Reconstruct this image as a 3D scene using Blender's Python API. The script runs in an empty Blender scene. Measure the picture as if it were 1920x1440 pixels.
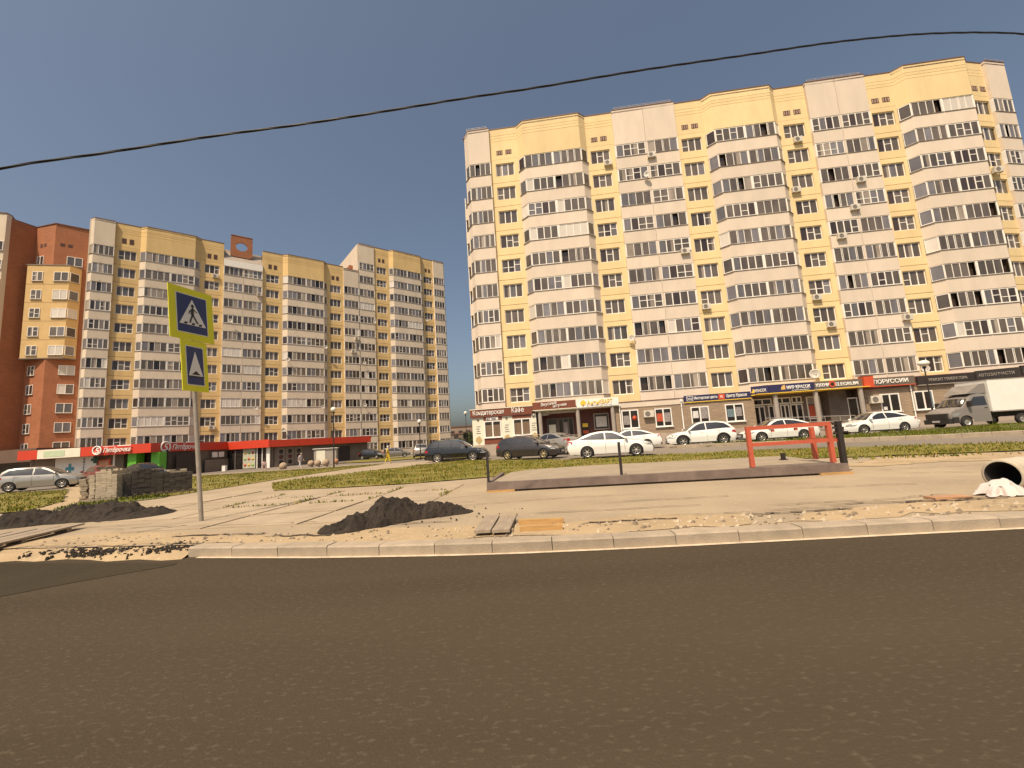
import bpy, bmesh, math, random
from mathutils import Vector, Matrix
from mathutils.geometry import delaunay_2d_cdt
import numpy as np
PI = math.pi
rnd = random.Random(7)
S = bpy.context.scene
C = S.collection

# ------------------------------------------------------------------ camera
EYE = 1.5
cam = bpy.data.objects.new('camera', bpy.data.cameras.new('camera'))
C.objects.link(cam)
cam.data.sensor_width = 36.0
cam.data.lens = 790.0 / 1920.0 * 36.0
cam.data.clip_start = 0.05
cam.data.clip_end = 6000
RX = Vector((9.97967409e-01, 8.22948711e-03, -6.31927720e-02))
RY = Vector((6.37263751e-02, -1.28875366e-01, 9.89611080e-01))
RZ = Vector((0.0, -9.91626651e-01, -1.29137851e-01))
rot = Matrix((RX, RY, RZ)).transposed()       # columns: camera right, up, back in world space
cam.matrix_world = Matrix.Translation((0, 0, EYE)) @ rot.to_4x4()
S.camera = cam

# ------------------------------------------------------------------ light
SUN_EL = math.radians(58)
SUN_AZ = math.radians(243)                     # compass-like angle in the xy plane, counter-clockwise from +x
w = bpy.data.worlds.new('World'); S.world = w; w.use_nodes = True
nt = w.node_tree; nt.nodes.clear()
sky = nt.nodes.new('ShaderNodeTexSky'); sky.sky_type = 'NISHITA'; sky.sun_disc = False
sky.sun_elevation = SUN_EL
sky.sun_rotation = PI / 2 - SUN_AZ
sky.air_density = 1.0; sky.dust_density = 4.5; sky.ozone_density = 1.0; sky.altitude = 150
hsv = nt.nodes.new('ShaderNodeHueSaturation'); hsv.inputs['Saturation'].default_value = 0.9
tint = nt.nodes.new('ShaderNodeMixRGB'); tint.blend_type = 'MULTIPLY'; tint.inputs[0].default_value = 1.0
tint.inputs[2].default_value = (0.98, 0.98, 0.94, 1)
bg = nt.nodes.new('ShaderNodeBackground'); bg.inputs['Strength'].default_value = 0.108
wo = nt.nodes.new('ShaderNodeOutputWorld')
nt.links.new(sky.outputs[0], hsv.inputs['Color']); nt.links.new(hsv.outputs[0], tint.inputs[1])
nt.links.new(tint.outputs[0], bg.inputs['Color']); nt.links.new(bg.outputs[0], wo.inputs['Surface'])
sun = bpy.data.objects.new('sun', bpy.data.lights.new('sun', 'SUN')); C.objects.link(sun)
sun.data.energy = 4.45; sun.data.angle = math.radians(0.5); sun.data.color = (1.0, 0.83, 0.62)
sd = Vector((math.cos(SUN_EL) * math.cos(SUN_AZ), math.cos(SUN_EL) * math.sin(SUN_AZ), math.sin(SUN_EL)))
sun.rotation_euler = sd.to_track_quat('Z', 'Y').to_euler()
sun.location = (-20, -30, 60)
S.view_settings.view_transform = 'Standard'; S.view_settings.look = 'None'
S.view_settings.exposure = 0.13; S.view_settings.gamma = 1.0; S.view_settings.use_curve_mapping = False
S.cycles.use_adaptive_sampling = True
S.cycles.max_bounces = 6

# ------------------------------------------------------------------ materials
MATS = {}
def mat(name, col, rough=0.7, var=0.12, scale=3.0, metal=0.0, bump=0.0, bscale=40.0, rand=0.0, spec=0.5, emit=None, col2=None, stretch=None, coat=0.0):
    """Principled material: base colour with two octaves of noise wear, optional bump, optional per-object variation."""
    if name in MATS: return MATS[name]
    m = bpy.data.materials.new(name); m.use_nodes = True; MATS[name] = m
    t = m.node_tree; n = t.nodes; p = n['Principled BSDF']
    p.inputs['Roughness'].default_value = rough; p.inputs['Metallic'].default_value = metal
    p.inputs['Specular IOR Level'].default_value = spec
    if coat: p.inputs['Coat Weight'].default_value = coat; p.inputs['Coat Roughness'].default_value = 0.05
    c = (*col, 1)
    if var or col2 or rand:
        tc = n.new('ShaderNodeTexCoord'); mp = n.new('ShaderNodeMapping')
        if stretch: mp.inputs['Scale'].default_value = stretch
        if rand:      # every copy of a shared mesh gets its own patch of the pattern
            ol = n.new('ShaderNodeObjectInfo'); va = n.new('ShaderNodeVectorMath'); va.operation = 'MULTIPLY_ADD'; va.inputs[1].default_value = (0.731, 0.731, 0.731)
            t.links.new(ol.outputs['Location'], va.inputs[0]); t.links.new(tc.outputs['Object'], va.inputs[2]); t.links.new(va.outputs[0], mp.inputs['Vector'])
        else: t.links.new(tc.outputs['Object'], mp.inputs['Vector'])
        nz = n.new('ShaderNodeTexNoise'); nz.inputs['Scale'].default_value = scale; nz.inputs['Detail'].default_value = 6; nz.inputs['Roughness'].default_value = 0.62
        t.links.new(mp.outputs[0], nz.inputs['Vector'])
        rp = n.new('ShaderNodeValToRGB')
        rp.color_ramp.elements[0].position = 0.32; rp.color_ramp.elements[1].position = 0.7
        a = col2 if col2 else tuple(x * (1 - var) for x in col); b = tuple(min(1, x * (1 + var * 0.6)) for x in col)
        rp.color_ramp.elements[0].color = (*a, 1); rp.color_ramp.elements[1].color = (*b, 1)
        t.links.new(nz.outputs['Fac'], rp.inputs[0])
        out = rp.outputs[0]
        if rand:
            oi = n.new('ShaderNodeObjectInfo'); mr = n.new('ShaderNodeMapRange')
            mr.inputs['To Min'].default_value = 1 - rand; mr.inputs['To Max'].default_value = 1 + rand
            t.links.new(oi.outputs['Random'], mr.inputs['Value'])
            hv = n.new('ShaderNodeHueSaturation'); t.links.new(out, hv.inputs['Color']); t.links.new(mr.outputs[0], hv.inputs['Value'])
            out = hv.outputs[0]
        t.links.new(out, p.inputs['Base Color'])
    else:
        p.inputs['Base Color'].default_value = c
    if bump:
        tc2 = n.new('ShaderNodeTexCoord'); nb = n.new('ShaderNodeTexNoise'); nb.inputs['Scale'].default_value = bscale; nb.inputs['Detail'].default_value = 4
        bp = n.new('ShaderNodeBump'); bp.inputs['Strength'].default_value = bump; bp.inputs['Distance'].default_value = 0.02
        t.links.new(tc2.outputs['Object'], nb.inputs['Vector']); t.links.new(nb.outputs['Fac'], bp.inputs['Height']); t.links.new(bp.outputs[0], p.inputs['Normal'])
    if emit:
        p.inputs['Emission Color'].default_value = (*emit[0], 1); p.inputs['Emission Strength'].default_value = emit[1]
    return m

def brickmat(name, c1, c2, mortar, bw=0.25, bh=0.075, msize=0.012, scale=1.0, rough=0.85, rotx=True):
    m = bpy.data.materials.new(name); m.use_nodes = True; MATS[name] = m
    t = m.node_tree; n = t.nodes; p = n['Principled BSDF']; p.inputs['Roughness'].default_value = rough
    tc = n.new('ShaderNodeTexCoord'); sx = n.new('ShaderNodeSeparateXYZ'); cx = n.new('ShaderNodeCombineXYZ'); ad = n.new('ShaderNodeMath'); ad.operation = 'ADD'
    t.links.new(tc.outputs['Object'], sx.inputs[0]); t.links.new(sx.outputs['X'], ad.inputs[0]); t.links.new(sx.outputs['Y'], ad.inputs[1])
    t.links.new(ad.outputs[0], cx.inputs['X']); t.links.new(sx.outputs['Z'], cx.inputs['Y'])
    b = n.new('ShaderNodeTexBrick'); b.inputs['Scale'].default_value = scale
    b.inputs['Brick Width'].default_value = bw; b.inputs['Row Height'].default_value = bh; b.inputs['Mortar Size'].default_value = msize
    b.inputs['Color1'].default_value = (*c1, 1); b.inputs['Color2'].default_value = (*c2, 1); b.inputs['Mortar'].default_value = (*mortar, 1)
    t.links.new(cx.outputs[0], b.inputs['Vector'])
    nz = n.new('ShaderNodeTexNoise'); nz.inputs['Scale'].default_value = 0.7; nz.inputs['Detail'].default_value = 5
    t.links.new(tc.outputs['Object'], nz.inputs['Vector'])
    mr = n.new('ShaderNodeMapRange'); mr.inputs['To Min'].default_value = 0.78; mr.inputs['To Max'].default_value = 1.2
    t.links.new(nz.outputs['Fac'], mr.inputs['Value'])
    hv = n.new('ShaderNodeHueSaturation'); t.links.new(b.outputs['Color'], hv.inputs['Color']); t.links.new(mr.outputs[0], hv.inputs['Value'])
    t.links.new(hv.outputs[0], p.inputs['Base Color'])
    bp = n.new('ShaderNodeBump'); bp.inputs['Strength'].default_value = 0.4; bp.inputs['Distance'].default_value = 0.01
    t.links.new(b.outputs['Fac'], bp.inputs['Height']); bp.invert = True; t.links.new(bp.outputs[0], p.inputs['Normal'])
    return m

# ------------------------------------------------------------------ mesh helpers
class MB:
    """collects shapes; build() links them as ONE mesh object"""
    def __init__(s): s.v = []; s.f = []; s.m = []; s.sm = []
    def add(s, vs, fs, mi=0, smooth=False):
        o = len(s.v); s.v += [tuple(x) for x in vs]; s.f += [tuple(i + o for i in f) for f in fs]; s.m += [mi] * len(fs); s.sm += [smooth] * len(fs); return s
    def box(s, x0, x1, y0, y1, z0, z1, mi=0):
        vs = [(x0, y0, z0), (x1, y0, z0), (x1, y1, z0), (x0, y1, z0), (x0, y0, z1), (x1, y0, z1), (x1, y1, z1), (x0, y1, z1)]
        return s.add(vs, [(0, 3, 2, 1), (4, 5, 6, 7), (0, 1, 5, 4), (1, 2, 6, 5), (2, 3, 7, 6), (3, 0, 4, 7)], mi)
    def quad(s, a, b, c, d, mi=0): return s.add([a, b, c, d], [(0, 1, 2, 3)], mi)
    def prism(s, pts, z0, z1, mi=0, mtop=None):
        n = len(pts)
        A = sum(pts[i][0] * pts[(i + 1) % n][1] - pts[(i + 1) % n][0] * pts[i][1] for i in range(n))
        if A < 0: pts = pts[::-1]
        vs = [(x, y, z0) for x, y in pts] + [(x, y, z1) for x, y in pts]
        s.add(vs, [(i, (i + 1) % n, n + (i + 1) % n, n + i) for i in range(n)] + [tuple(range(n))[::-1]], mi)
        return s.add([(x, y, z1) for x, y in pts], [tuple(range(n))], mi if mtop is None else mtop)
    def ribbon(s, path, z0, z1, th=0.12, mi=0):
        """wall strip following path in plan (x, y); thickness goes to the left side of the walking direction"""
        P = [Vector(p) for p in path]; n = len(P); off = []
        for i in range(n):
            ds = []
            if i > 0: ds.append((P[i] - P[i - 1]).normalized())
            if i < n - 1: ds.append((P[i + 1] - P[i]).normalized())
            ns = [Vector((-d.y, d.x)) for d in ds]; k = sum(ns, Vector((0, 0)))
            k = k / max(k.dot(ns[0]), 0.2) if len(ns) == 2 else ns[0]
            off.append(P[i] + k * th)
        vs = []
        for i in range(n): vs += [(P[i].x, P[i].y, z0), (P[i].x, P[i].y, z1), (off[i].x, off[i].y, z1), (off[i].x, off[i].y, z0)]
        fs = [(0, 1, 2, 3), tuple(4 * (n - 1) + k for k in (3, 2, 1, 0))]
        for i in range(n - 1):
            a, b = 4 * i, 4 * i + 4
            for k in range(4): fs.append((a + k, b + k, b + (k + 1) % 4, a + (k + 1) % 4))
        return s.add(vs, fs, mi)
    def tube(s, pts, r, seg=8, mi=0, caps=True, r2=None):
        P = [Vector(p) for p in pts]; n = len(P); vs = []; up = None
        for i in range(n):
            d = (P[min(i + 1, n - 1)] - P[max(i - 1, 0)]).normalized()
            if up is None: up = Vector((0, 0, 1)) if abs(d.z) < 0.9 else Vector((1, 0, 0))
            a = d.cross(up).normalized(); b = a.cross(d).normalized(); up = b
            rr = r if r2 is None else r + (r2 - r) * i / (n - 1)
            for k in range(seg):
                t = 2 * PI * k / seg; vs.append(P[i] + a * math.cos(t) * rr + b * math.sin(t) * rr)
        fs = [(i * seg + k, i * seg + (k + 1) % seg, (i + 1) * seg + (k + 1) % seg, (i + 1) * seg + k) for i in range(n - 1) for k in range(seg)]
        s.add(vs, fs, mi, True)
        if caps: s.add([vs[k] for k in range(seg)], [tuple(range(seg))[::-1]], mi); s.add([vs[(n - 1) * seg + k] for k in range(seg)], [tuple(range(seg))], mi)
        return s
    def lathe(s, prof, seg=16, mi=0, axis='z', c=(0, 0, 0), smooth=True):
        """prof: list of (radius, height)"""
        vs = []
        for r, h in prof:
            for k in range(seg):
                t = 2 * PI * k / seg; a, b = r * math.cos(t), r * math.sin(t)
                vs.append((a + c[0], b + c[1], h + c[2]) if axis == 'z' else (a + c[0], h + c[1], b + c[2]) if axis == 'y' else (h + c[0], a + c[1], b + c[2]))
        n = len(prof); fs = [(i * seg + k, i * seg + (k + 1) % seg, (i + 1) * seg + (k + 1) % seg, (i + 1) * seg + k) for i in range(n - 1) for k in range(seg)]
        if axis == 'y': fs = [f[::-1] for f in fs]
        return s.add(vs, fs, mi, smooth)
    def mesh(s, name, mats):
        me = bpy.data.meshes.new(name); me.from_pydata(s.v, [], s.f)
        for m in (mats if isinstance(mats, (list, tuple)) else [mats]): me.materials.append(m)
        me.polygons.foreach_set('material_index', s.m); me.polygons.foreach_set('use_smooth', s.sm); me.update()
        return me
    def build(s, name, mats, parent=None, loc=(0, 0, 0), rz=0): return obj(name, s.mesh(name, mats), parent, loc, rz)

def obj(name, me, parent=None, loc=(0, 0, 0), rz=0):
    o = bpy.data.objects.new(name, me); C.objects.link(o); o.location = loc; o.rotation_euler = (0, 0, rz)
    if parent: o.parent = parent
    return o
def tag(o, label=None, cat=None, group=None, kind=None):
    if label: o['label'] = label
    if cat: o['category'] = cat
    if group: o['group'] = group
    if kind: o['kind'] = kind
    return o
def thing(name, label, cat, loc=(0, 0, 0), rz=0, group=None):
    return tag(obj(name, None, None, loc, rz), label, cat, group)
def kids(o): return [c for c in bpy.data.objects if c.parent == o]
KID = {}
def copy_tree(src, parent=None, tree=None):
    """copy of a thing with copies of its parts and sub-parts (mesh data shared)"""
    if tree is None:
        tree = {}
        for c in bpy.data.objects:
            if c.parent: tree.setdefault(c.parent, []).append(c)
    c = src.copy(); C.objects.link(c); c.parent = parent
    for ch in tree.get(src, []): copy_tree(ch, c, tree)
    return c

def text_mesh(body, size, mats, extrude=0.02, bold=0.0, shear=0.0, align='LEFT', xs=1.0, name='lettering'):
    cu = bpy.data.curves.new('t', 'FONT'); cu.body = body; cu.size = size; cu.extrude = extrude; cu.offset = bold; cu.shear = shear; cu.align_x = align
    cu.resolution_u = 3
    o = bpy.data.objects.new('t', cu); C.objects.link(o)
    bpy.context.view_layer.update()
    me = bpy.data.meshes.new_from_object(o.evaluated_get(bpy.context.evaluated_depsgraph_get()))
    bpy.data.objects.remove(o); bpy.data.curves.remove(cu)
    # stand upright: text x -> x, y -> z, front towards -y
    for v in me.vertices: x, y, z = v.co; v.co = (x * xs, -z, y)
    me.name = name; me.materials.clear(); me.materials.append(mats)
    return me
def text(body, size, m, parent, loc, rz=0, fit=None, **k):
    me = text_mesh(body, size, m, **k)
    if fit:
        xs = [v.co.x for v in me.vertices]; w0 = max(xs) - min(xs); x0 = min(xs)
        for v in me.vertices: v.co.x = (v.co.x - x0) * fit / w0
    return obj('lettering', me, parent, loc, rz)

# ------------------------------------------------------------------ terrain height
def ss(t):
    t = min(1.0, max(0.0, t)); return t * t * (3 - 2 * t)
def gz(x, y):
    return 0.12 + 0.0075 * min(max(x - 2, 0), 60) * ss((y - 14) / 14) - 0.42 * ss((y - 30) / 18) * ss((-x - 4) / 14)
CURB = [(-90, 22.5), (-40, 13.2), (-14, 8.4), (-8.9, 7.5), (-5.7, 6.92), (-2.9, 6.28), (-0.56, 5.88), (1.5, 5.72), (4.2, 5.60), (8, 5.42), (30, 4.0), (90, -1)]
def curb_y(x):
    for (x0, y0), (x1, y1) in zip(CURB, CURB[1:]):
        if x <= x1: return y0 + (y1 - y0) * (x - x0) / (x1 - x0)
    return CURB[-1][1]
def sheet(name, poly, off, m, step=2.0, kind='structure', hfun=None, thick=0.0, edge=0.0):
    """a sheet that follows the terrain, cut to the outline poly"""
    poly = [Vector(p) for p in poly]
    if edge:      # break up the outline
        q = []
        for i, a in enumerate(poly):
            b = poly[(i + 1) % len(poly)]; L = (b - a).length; k = max(1, int(L / 0.35)) if L < 60 else 1
            for j in range(k):
                p = a.lerp(b, j / k)
                q.append(p + Vector((rnd.uniform(-1, 1), rnd.uniform(-1, 1))) * edge * (0.3 + rnd.random()) if k > 1 else p)
        poly = q
    xs = [p.x for p in poly]; ys = [p.y for p in poly]
    pts = list(poly); n = len(poly)
    x = min(xs) + step / 2
    def inside(px, py):
        c = False; j = n - 1
        for i in range(n):
            a, b = poly[i], poly[j]
            if (a.y > py) != (b.y > py) and px < (b.x - a.x) * (py - a.y) / (b.y - a.y) + a.x: c = not c
            j = i
        return c
    while x < max(xs):
        y = min(ys) + step / 2
        while y < max(ys):
            if inside(x, y): pts.append(Vector((x, y)))
            y += step
        x += step
    A = sum(poly[i].x * poly[(i + 1) % n].y - poly[(i + 1) % n].x * poly[i].y for i in range(n))
    loop = list(range(n)) if A > 0 else list(range(n))[::-1]
    r = delaunay_2d_cdt(pts, [], [loop], 1, 1e-5)
    f = hfun or gz
    me = bpy.data.meshes.new(name); me.from_pydata([(v.x, v.y, f(v.x, v.y) + off) for v in r[0]], [], [tuple(t) for t in r[2]])
    me.materials.append(m); me.update()
    o = obj(name, me); tag(o, kind=kind); return o
# ------------------------------------------------------------------ setting: ground, road, pavements
M_road = mat('asphalt_road', (0.066, 0.051, 0.038), 0.95, 0.0, spec=0.15, bump=0.35, bscale=60)
def speckle(m, base, dark, light, big=0.25, fine=55.0, amt=0.66, stretch=None, fstretch=None):
    t = m.node_tree; n = t.nodes; p = n['Principled BSDF']
    tc = n.new('ShaderNodeTexCoord')
    a = n.new('ShaderNodeTexNoise'); a.inputs['Scale'].default_value = big; a.inputs['Detail'].default_value = 7
    b = n.new('ShaderNodeTexNoise'); b.inputs['Scale'].default_value = fine; b.inputs['Detail'].default_value = 3
    mp = n.new('ShaderNodeMapping'); mp.inputs['Scale'].default_value = stretch or (1, 1, 1); t.links.new(tc.outputs['Object'], mp.inputs['Vector']); t.links.new(mp.outputs[0], a.inputs['Vector']); mq = n.new('ShaderNodeMapping'); mq.inputs['Scale'].default_value = fstretch or (1, 1, 1); t.links.new(tc.outputs['Object'], mq.inputs['Vector']); t.links.new(mq.outputs[0], b.inputs['Vector'])
    r1 = n.new('ShaderNodeValToRGB'); r1.color_ramp.elements[0].position = 0.35; r1.color_ramp.elements[1].position = 0.65
    r1.color_ramp.elements[0].color = (*dark, 1); r1.color_ramp.elements[1].color = (*base, 1)
    r2 = n.new('ShaderNodeValToRGB'); r2.color_ramp.elements[0].position = amt; r2.color_ramp.elements[1].position = amt + 0.14
    r2.color_ramp.elements[0].color = (0, 0, 0, 1); r2.color_ramp.elements[1].color = (1, 1, 1, 1)
    mx = n.new('ShaderNodeMixRGB'); mx.inputs[2].default_value = (*light, 1)
    t.links.new(a.outputs['Fac'], r1.inputs[0]); t.links.new(b.outputs['Fac'], r2.inputs[0])
    t.links.new(r2.outputs[0], mx.inputs[0]); t.links.new(r1.outputs[0], mx.inputs[1]); t.links.new(mx.outputs[0], p.inputs['Base Color'])
    return m
speckle(M_road, (0.076, 0.057, 0.036), (0.056, 0.042, 0.026), (0.096, 0.075, 0.050), 0.45, 34.0, 0.56, stretch=(0.14, 1, 1), fstretch=(0.5, 1, 1))
M_patch = speckle(mat('asphalt_patch', (0.05, 0.04, 0.03), 0.95, 0.0, spec=0.15, bump=0.35, bscale=70), (0.052, 0.041, 0.024), (0.045, 0.035, 0.021), (0.072, 0.057, 0.036), 0.8, 40.0, 0.66)
M_walk = speckle(mat('dusty_pavement', (0.33, 0.27, 0.19), 0.95, 0.0, bump=0.25, bscale=25), (0.385, 0.30, 0.195), (0.31, 0.24, 0.158), (0.42, 0.33, 0.22), 0.55, 11.0, 0.6)
M_lot = speckle(mat('lot_asphalt', (0.2, 0.17, 0.13), 0.95, 0.0), (0.23, 0.19, 0.145), (0.175, 0.145, 0.115), (0.27, 0.22, 0.165), 0.15, 3.0, 0.6)
M_dirt = speckle(mat('dry_dirt', (0.4, 0.29, 0.16), 0.97, 0.0, bump=0.5, bscale=14), (0.43, 0.31, 0.175), (0.34, 0.25, 0.145), (0.5, 0.39, 0.24), 0.9, 9.0, 0.58)
M_grassg = speckle(mat('grass_ground', (0.2, 0.17, 0.06), 0.97, 0.0), (0.165, 0.148, 0.022), (0.23, 0.17, 0.034), (0.12, 0.13, 0.016), 0.6, 4.0, 0.55)
M_grass2 = speckle(mat('grass_ground_lush', (0.12, 0.14, 0.04), 0.97, 0.0), (0.12, 0.135, 0.038), (0.16, 0.15, 0.05), (0.08, 0.11, 0.028), 0.8, 4.0, 0.55)
M_conc = mat('kerb_concrete', (0.375, 0.30, 0.215), 0.9, 0.2, 2.5, bump=0.3, bscale=30, rand=0.08)
M_slab = mat('slab_concrete', (0.39, 0.305, 0.205), 0.93, 0.16, 1.3, bump=0.3, bscale=22, rand=0.05)

sheet('road', [(-90, -60), (90, -60), (90, -0.9)] + [(x, y + 0.02) for x, y in CURB[::-1][1:-1]] + [(-90, 22.4)], 0.0, M_road, 12, hfun=lambda x, y: 0.0)
sheet('asphalt_patch', [(-5.1, curb_y(-5.1) - 0.32), (-5.05, 6.35), (-5.9, 5.75), (-6.6, 5.1), (-8, 4.2), (-11, 3.6), (-16, 4.2), (-24, 8.4), (-14, 8.2), (-8.86, 7.25)], 0.005, M_patch, 2, hfun=lambda x, y: 0.0)
nearp = [(x, y + 0.16) for x, y in CURB] + [(90, 118), (-90, 118)]
sheet('ground', nearp, -0.035, M_lot, 3.5)
outer = MB(); outer.quad((-2500, -60, -0.6), (2500, -60, -0.6), (2500, 3000, -0.6), (-2500, 3000, -0.6))
tag(outer.build('terrain', mat('far_ground', (0.16, 0.15, 0.07), 0.95, 0.3, 0.02)), kind='structure')
outer = MB(); outer.quad((-2500, -900, -0.08), (2500, -900, -0.08), (2500, -60, -0.08), (-2500, -60, -0.08))
tag(outer.build('terrain', MATS['far_ground']), kind='structure')

SW_BACK = [(80, 3), (30, 10), (15.73, 13.37), (11.59, 14.83), (10.54, 15.45), (8.55, 16.02), (4.76, 16.68), (0.6, 16.65), (-1.42, 16.03), (-4.09, 15.58), (-6.47, 15.72), (-9.0, 16.55),
           (-11.8, 21.3), (-10.9, 23.3), (-8.8, 26.5), (-4.6, 33.3), (-4.0, 36), (-11.2, 38), (-11.56, 34.4), (-12.89, 25.2), (-13.39, 19.5), (-13.8, 16.3), (-15.6, 14.5), (-17, 14), (-30, 17), (-80, 27)]
side = sheet('sidewalk', [(x, y + 0.27) for x, y in CURB if -81 < x < 60] + SW_BACK[::1], 0.0, M_walk, 1.6)
def zone(name, poly, off, m, kind='structure', edge=0.12, step=2.0): return sheet(name, poly, off, m, step, kind, edge=edge)
G1 = [(-13.6, 16.6), (-13.4, 19.5), (-12.9, 25.2), (-11.8, 33), (-11.5, 37.6), (-14, 39.5), (-33, 40.5), (-46, 41.5), (-40, 38), (-32, 35), (-25.5, 26.2), (-19, 19.4), (-16.6, 17.0)]
G2 = [(-16.6, 14.4), (-18.5, 17.4), (-22, 20.8), (-28, 26.6), (-34, 27.3), (-62, 33), (-62, 24), (-30, 17.4)]
G3 = [(-15.5, 14.25), (-14.8, 14.35), (-13.45, 16.2), (-13.9, 17.2), (-15.3, 17.4), (-16.9, 16.6)]
G4 = [(-9.3, 16.3), (-6.47, 15.85), (-4.09, 15.7), (-1.42, 16.15), (0.6, 16.8), (4.76, 16.85), (8.6, 16.2), (11.6, 15.0), (15.7, 13.6), (24, 11.8), (44, 8.4), (44, 12), (30, 13.2), (18.8, 16.6), (14.6, 19.8), (11.2, 21.9),
      (7.9, 22.7), (5, 23.0), (2.8, 24.4), (-1.1, 29.2), (-4.3, 32.4), (-8.6, 26.3), (-10.7, 23.1), (-12.05, 21.0)]
G5 = [(10.6, 29.6), (12.2, 28.2), (14.2, 26.3), (17.45, 23.8), (20.9, 21.6), (24.1, 20.5), (40, 16.5), (60, 12), (60, 24), (44, 26.5), (36, 27.6), (28, 28.0), (20, 28.3), (15, 29.4), (11.5, 31.0)]
zone('grass_verge', G1, 0.02, M_grassg); zone('grass_verge', G2, 0.02, M_grassg); zone('grass_verge', G3, 0.02, M_grass2, step=0.8)
zone('grass_verge', G4, 0.02, M_grassg); zone('grass_verge', G5, 0.06, M_grass2)
zone('dirt_path', [(-16.0, 14.2), (-15.2, 14.4), (-16.8, 16.8), (-19.2, 19.6), (-25.6, 26.4), (-32, 35), (-36, 33), (-30, 28.5), (-27.6, 26.3), (-21.8, 20.6), (-18.2, 17.2), (-16.8, 14.8)], 0.008, M_dirt, edge=0.2)
zone('dirt_path', [(25.6, 20.35), (29.5, 19.3), (34, 25.6), (30.5, 26.0)], 0.085, M_dirt, edge=0.2)
zone('dirt_path', [(9.3, 12.2), (13.5, 11.4), (30, 7.6), (30, 9.6), (15.9, 13.1), (11.9, 14.5)], 0.010, M_dirt, edge=0.3)
# sand thrown along the kerb trench
zone('sand_strip', [(-9.6, 7.95), (-7.4, 7.55), (-5.6, 7.2), (-2.9, 6.6), (-0.6, 6.22), (1.5, 6.05), (3.2, 6.0), (3.4, 6.75), (1.6, 7.3), (0.7, 7.0), (-1.3, 7.2), (-2.8, 7.6), (-4.2, 7.4), (-6.5, 8.3), (-8.3, 8.9), (-9.5, 8.6)], 0.009, M_dirt, edge=0.12, step=0.8)
zone('sand_strip', [(3.6, 6.02), (5.5, 5.95), (9, 5.9), (9, 6.9), (6.4, 6.95), (5.2, 6.7), (4.3, 6.55)], 0.007, M_dirt, edge=0.18, step=0.8)

# kerb stones of the main road, one by one
def kerb(path, h0, length=1.0, wdt=0.25, hgt=0.15, lo=None, hi=None, mtl=M_conc, zf=None, grp=None):
    b = MB(); b.add([(0, 0, 0), (length - 0.007, 0, 0), (length - 0.007, wdt, 0), (0, wdt, 0), (0, 0, hgt - 0.02), (length - 0.015, 0, hgt - 0.02), (length - 0.015, 0.02, hgt), (0, 0.02, hgt), (0, wdt, hgt), (length - 0.015, wdt, hgt)],
                    [(0, 1, 5, 4), (4, 5, 6, 7), (7, 6, 9, 8), (1, 2, 9, 6, 5), (3, 0, 4, 7, 8), (2, 3, 8, 9), (0, 3, 2, 1)])
    me = b.mesh('kerb_stone', mtl); P = [Vector(p) for p in path]; out = []
    for a, c in zip(P, P[1:]):
        d = (c - a); L = d.length; k = max(1, round(L / length)); ang = math.atan2(d.y, d.x)
        for i in range(k):
            q = a + d * (i / k); z = zf(q.x, q.y) if zf else h0
            o = obj('kerb_stone', me, None, (q.x, q.y, z + rnd.uniform(-0.006, 0.006)), ang + rnd.uniform(-0.006, 0.006)); o.scale.x = L / k / length; out.append(o)
    return out
def cl(x0, x1, n): return [(x0 + (x1 - x0) * i / n, curb_y(x0 + (x1 - x0) * i / n)) for i in range(n + 1)]
kroot = tag(obj('road_kerb', None), kind='structure')
for o in kerb(cl(-5.2, 14.0, 12), -0.02, hgt=0.165): o.parent = kroot
b = MB()   # loose kerb and far runs joined
for a, c in (((14.0), (60.0)),):
    for i in range(46): b.box(14 + i, 14.98 + i, curb_y(14.5 + i), curb_y(14.5 + i) + 0.25, -0.02, 0.145)
tag(b.build('kerb_run', M_conc, kroot), kind='stuff')
# broken strip of old concrete edge beneath the left part
for x, y, r, l in ((-7.7, 7.42, -0.16, 1.0), (-6.55, 7.2, -0.2, 0.9)):
    pass
# light gutter line at the foot of the kerb
g = MB()
pts = cl(-5.0, 16, 21)
for (x0, y0), (x1, y1) in zip(pts, pts[1:]): g.quad((x0, y0 - 0.075, 0.006), (x1, y1 - 0.075, 0.006), (x1, y1 + 0.01, 0.006), (x0, y0 + 0.01, 0.006))
tag(g.build('gutter_line', mat('pale_grit', (0.6, 0.48, 0.34), 0.9, 0.3, 6)), kind='structure')
kr2 = tag(obj('lane_kerb', None), kind='structure')
for o in kerb([(10.4, 29.9), (12.1, 28.2), (14.1, 26.2), (17.45, 23.7), (20.9, 21.45), (24.1, 20.35), (40, 16.2)], 0, 1.0, 0.16, 0.24, zf=lambda x, y: gz(x, y) - 0.06): o.parent = kr2
kr3 = tag(obj('path_kerb', None), kind='structure')
for o in kerb([(-33, 40.7), (-14.2, 39.7), (-11.3, 38.2)], 0, 2.0, 0.14, 0.2, zf=lambda x, y: gz(x, y) - 0.06): o.parent = kr3

# broken dirt edge of the road left of the kerb
e = MB(); xs_ = [-60 + i * 0.5 for i in range(110)] + [-5.2]
for x0, x1 in zip(xs_, xs_[1:]):
    for k in range(4):
        def pt(x, k): 
            t = k / 4; y = curb_y(x) - 0.14 + 0.54 * t; wob = 0.06 * math.sin(x * 2.3) + 0.07 * math.sin(x * 5.1 + 1)
            return (x, y + wob * (1 - t), 0.004 + (0.128 - 0.004) * (t ** 0.8) + (0.012 * math.sin(x * 7 + k * 2) if 0 < k < 4 else 0))
        e.add([pt(x0, k), pt(x1, k), pt(x1, k + 1), pt(x0, k + 1)], [(0, 1, 2, 3)], 0, True)
tag(e.build('dirt_edge', M_dirt), kind='structure')
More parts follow.
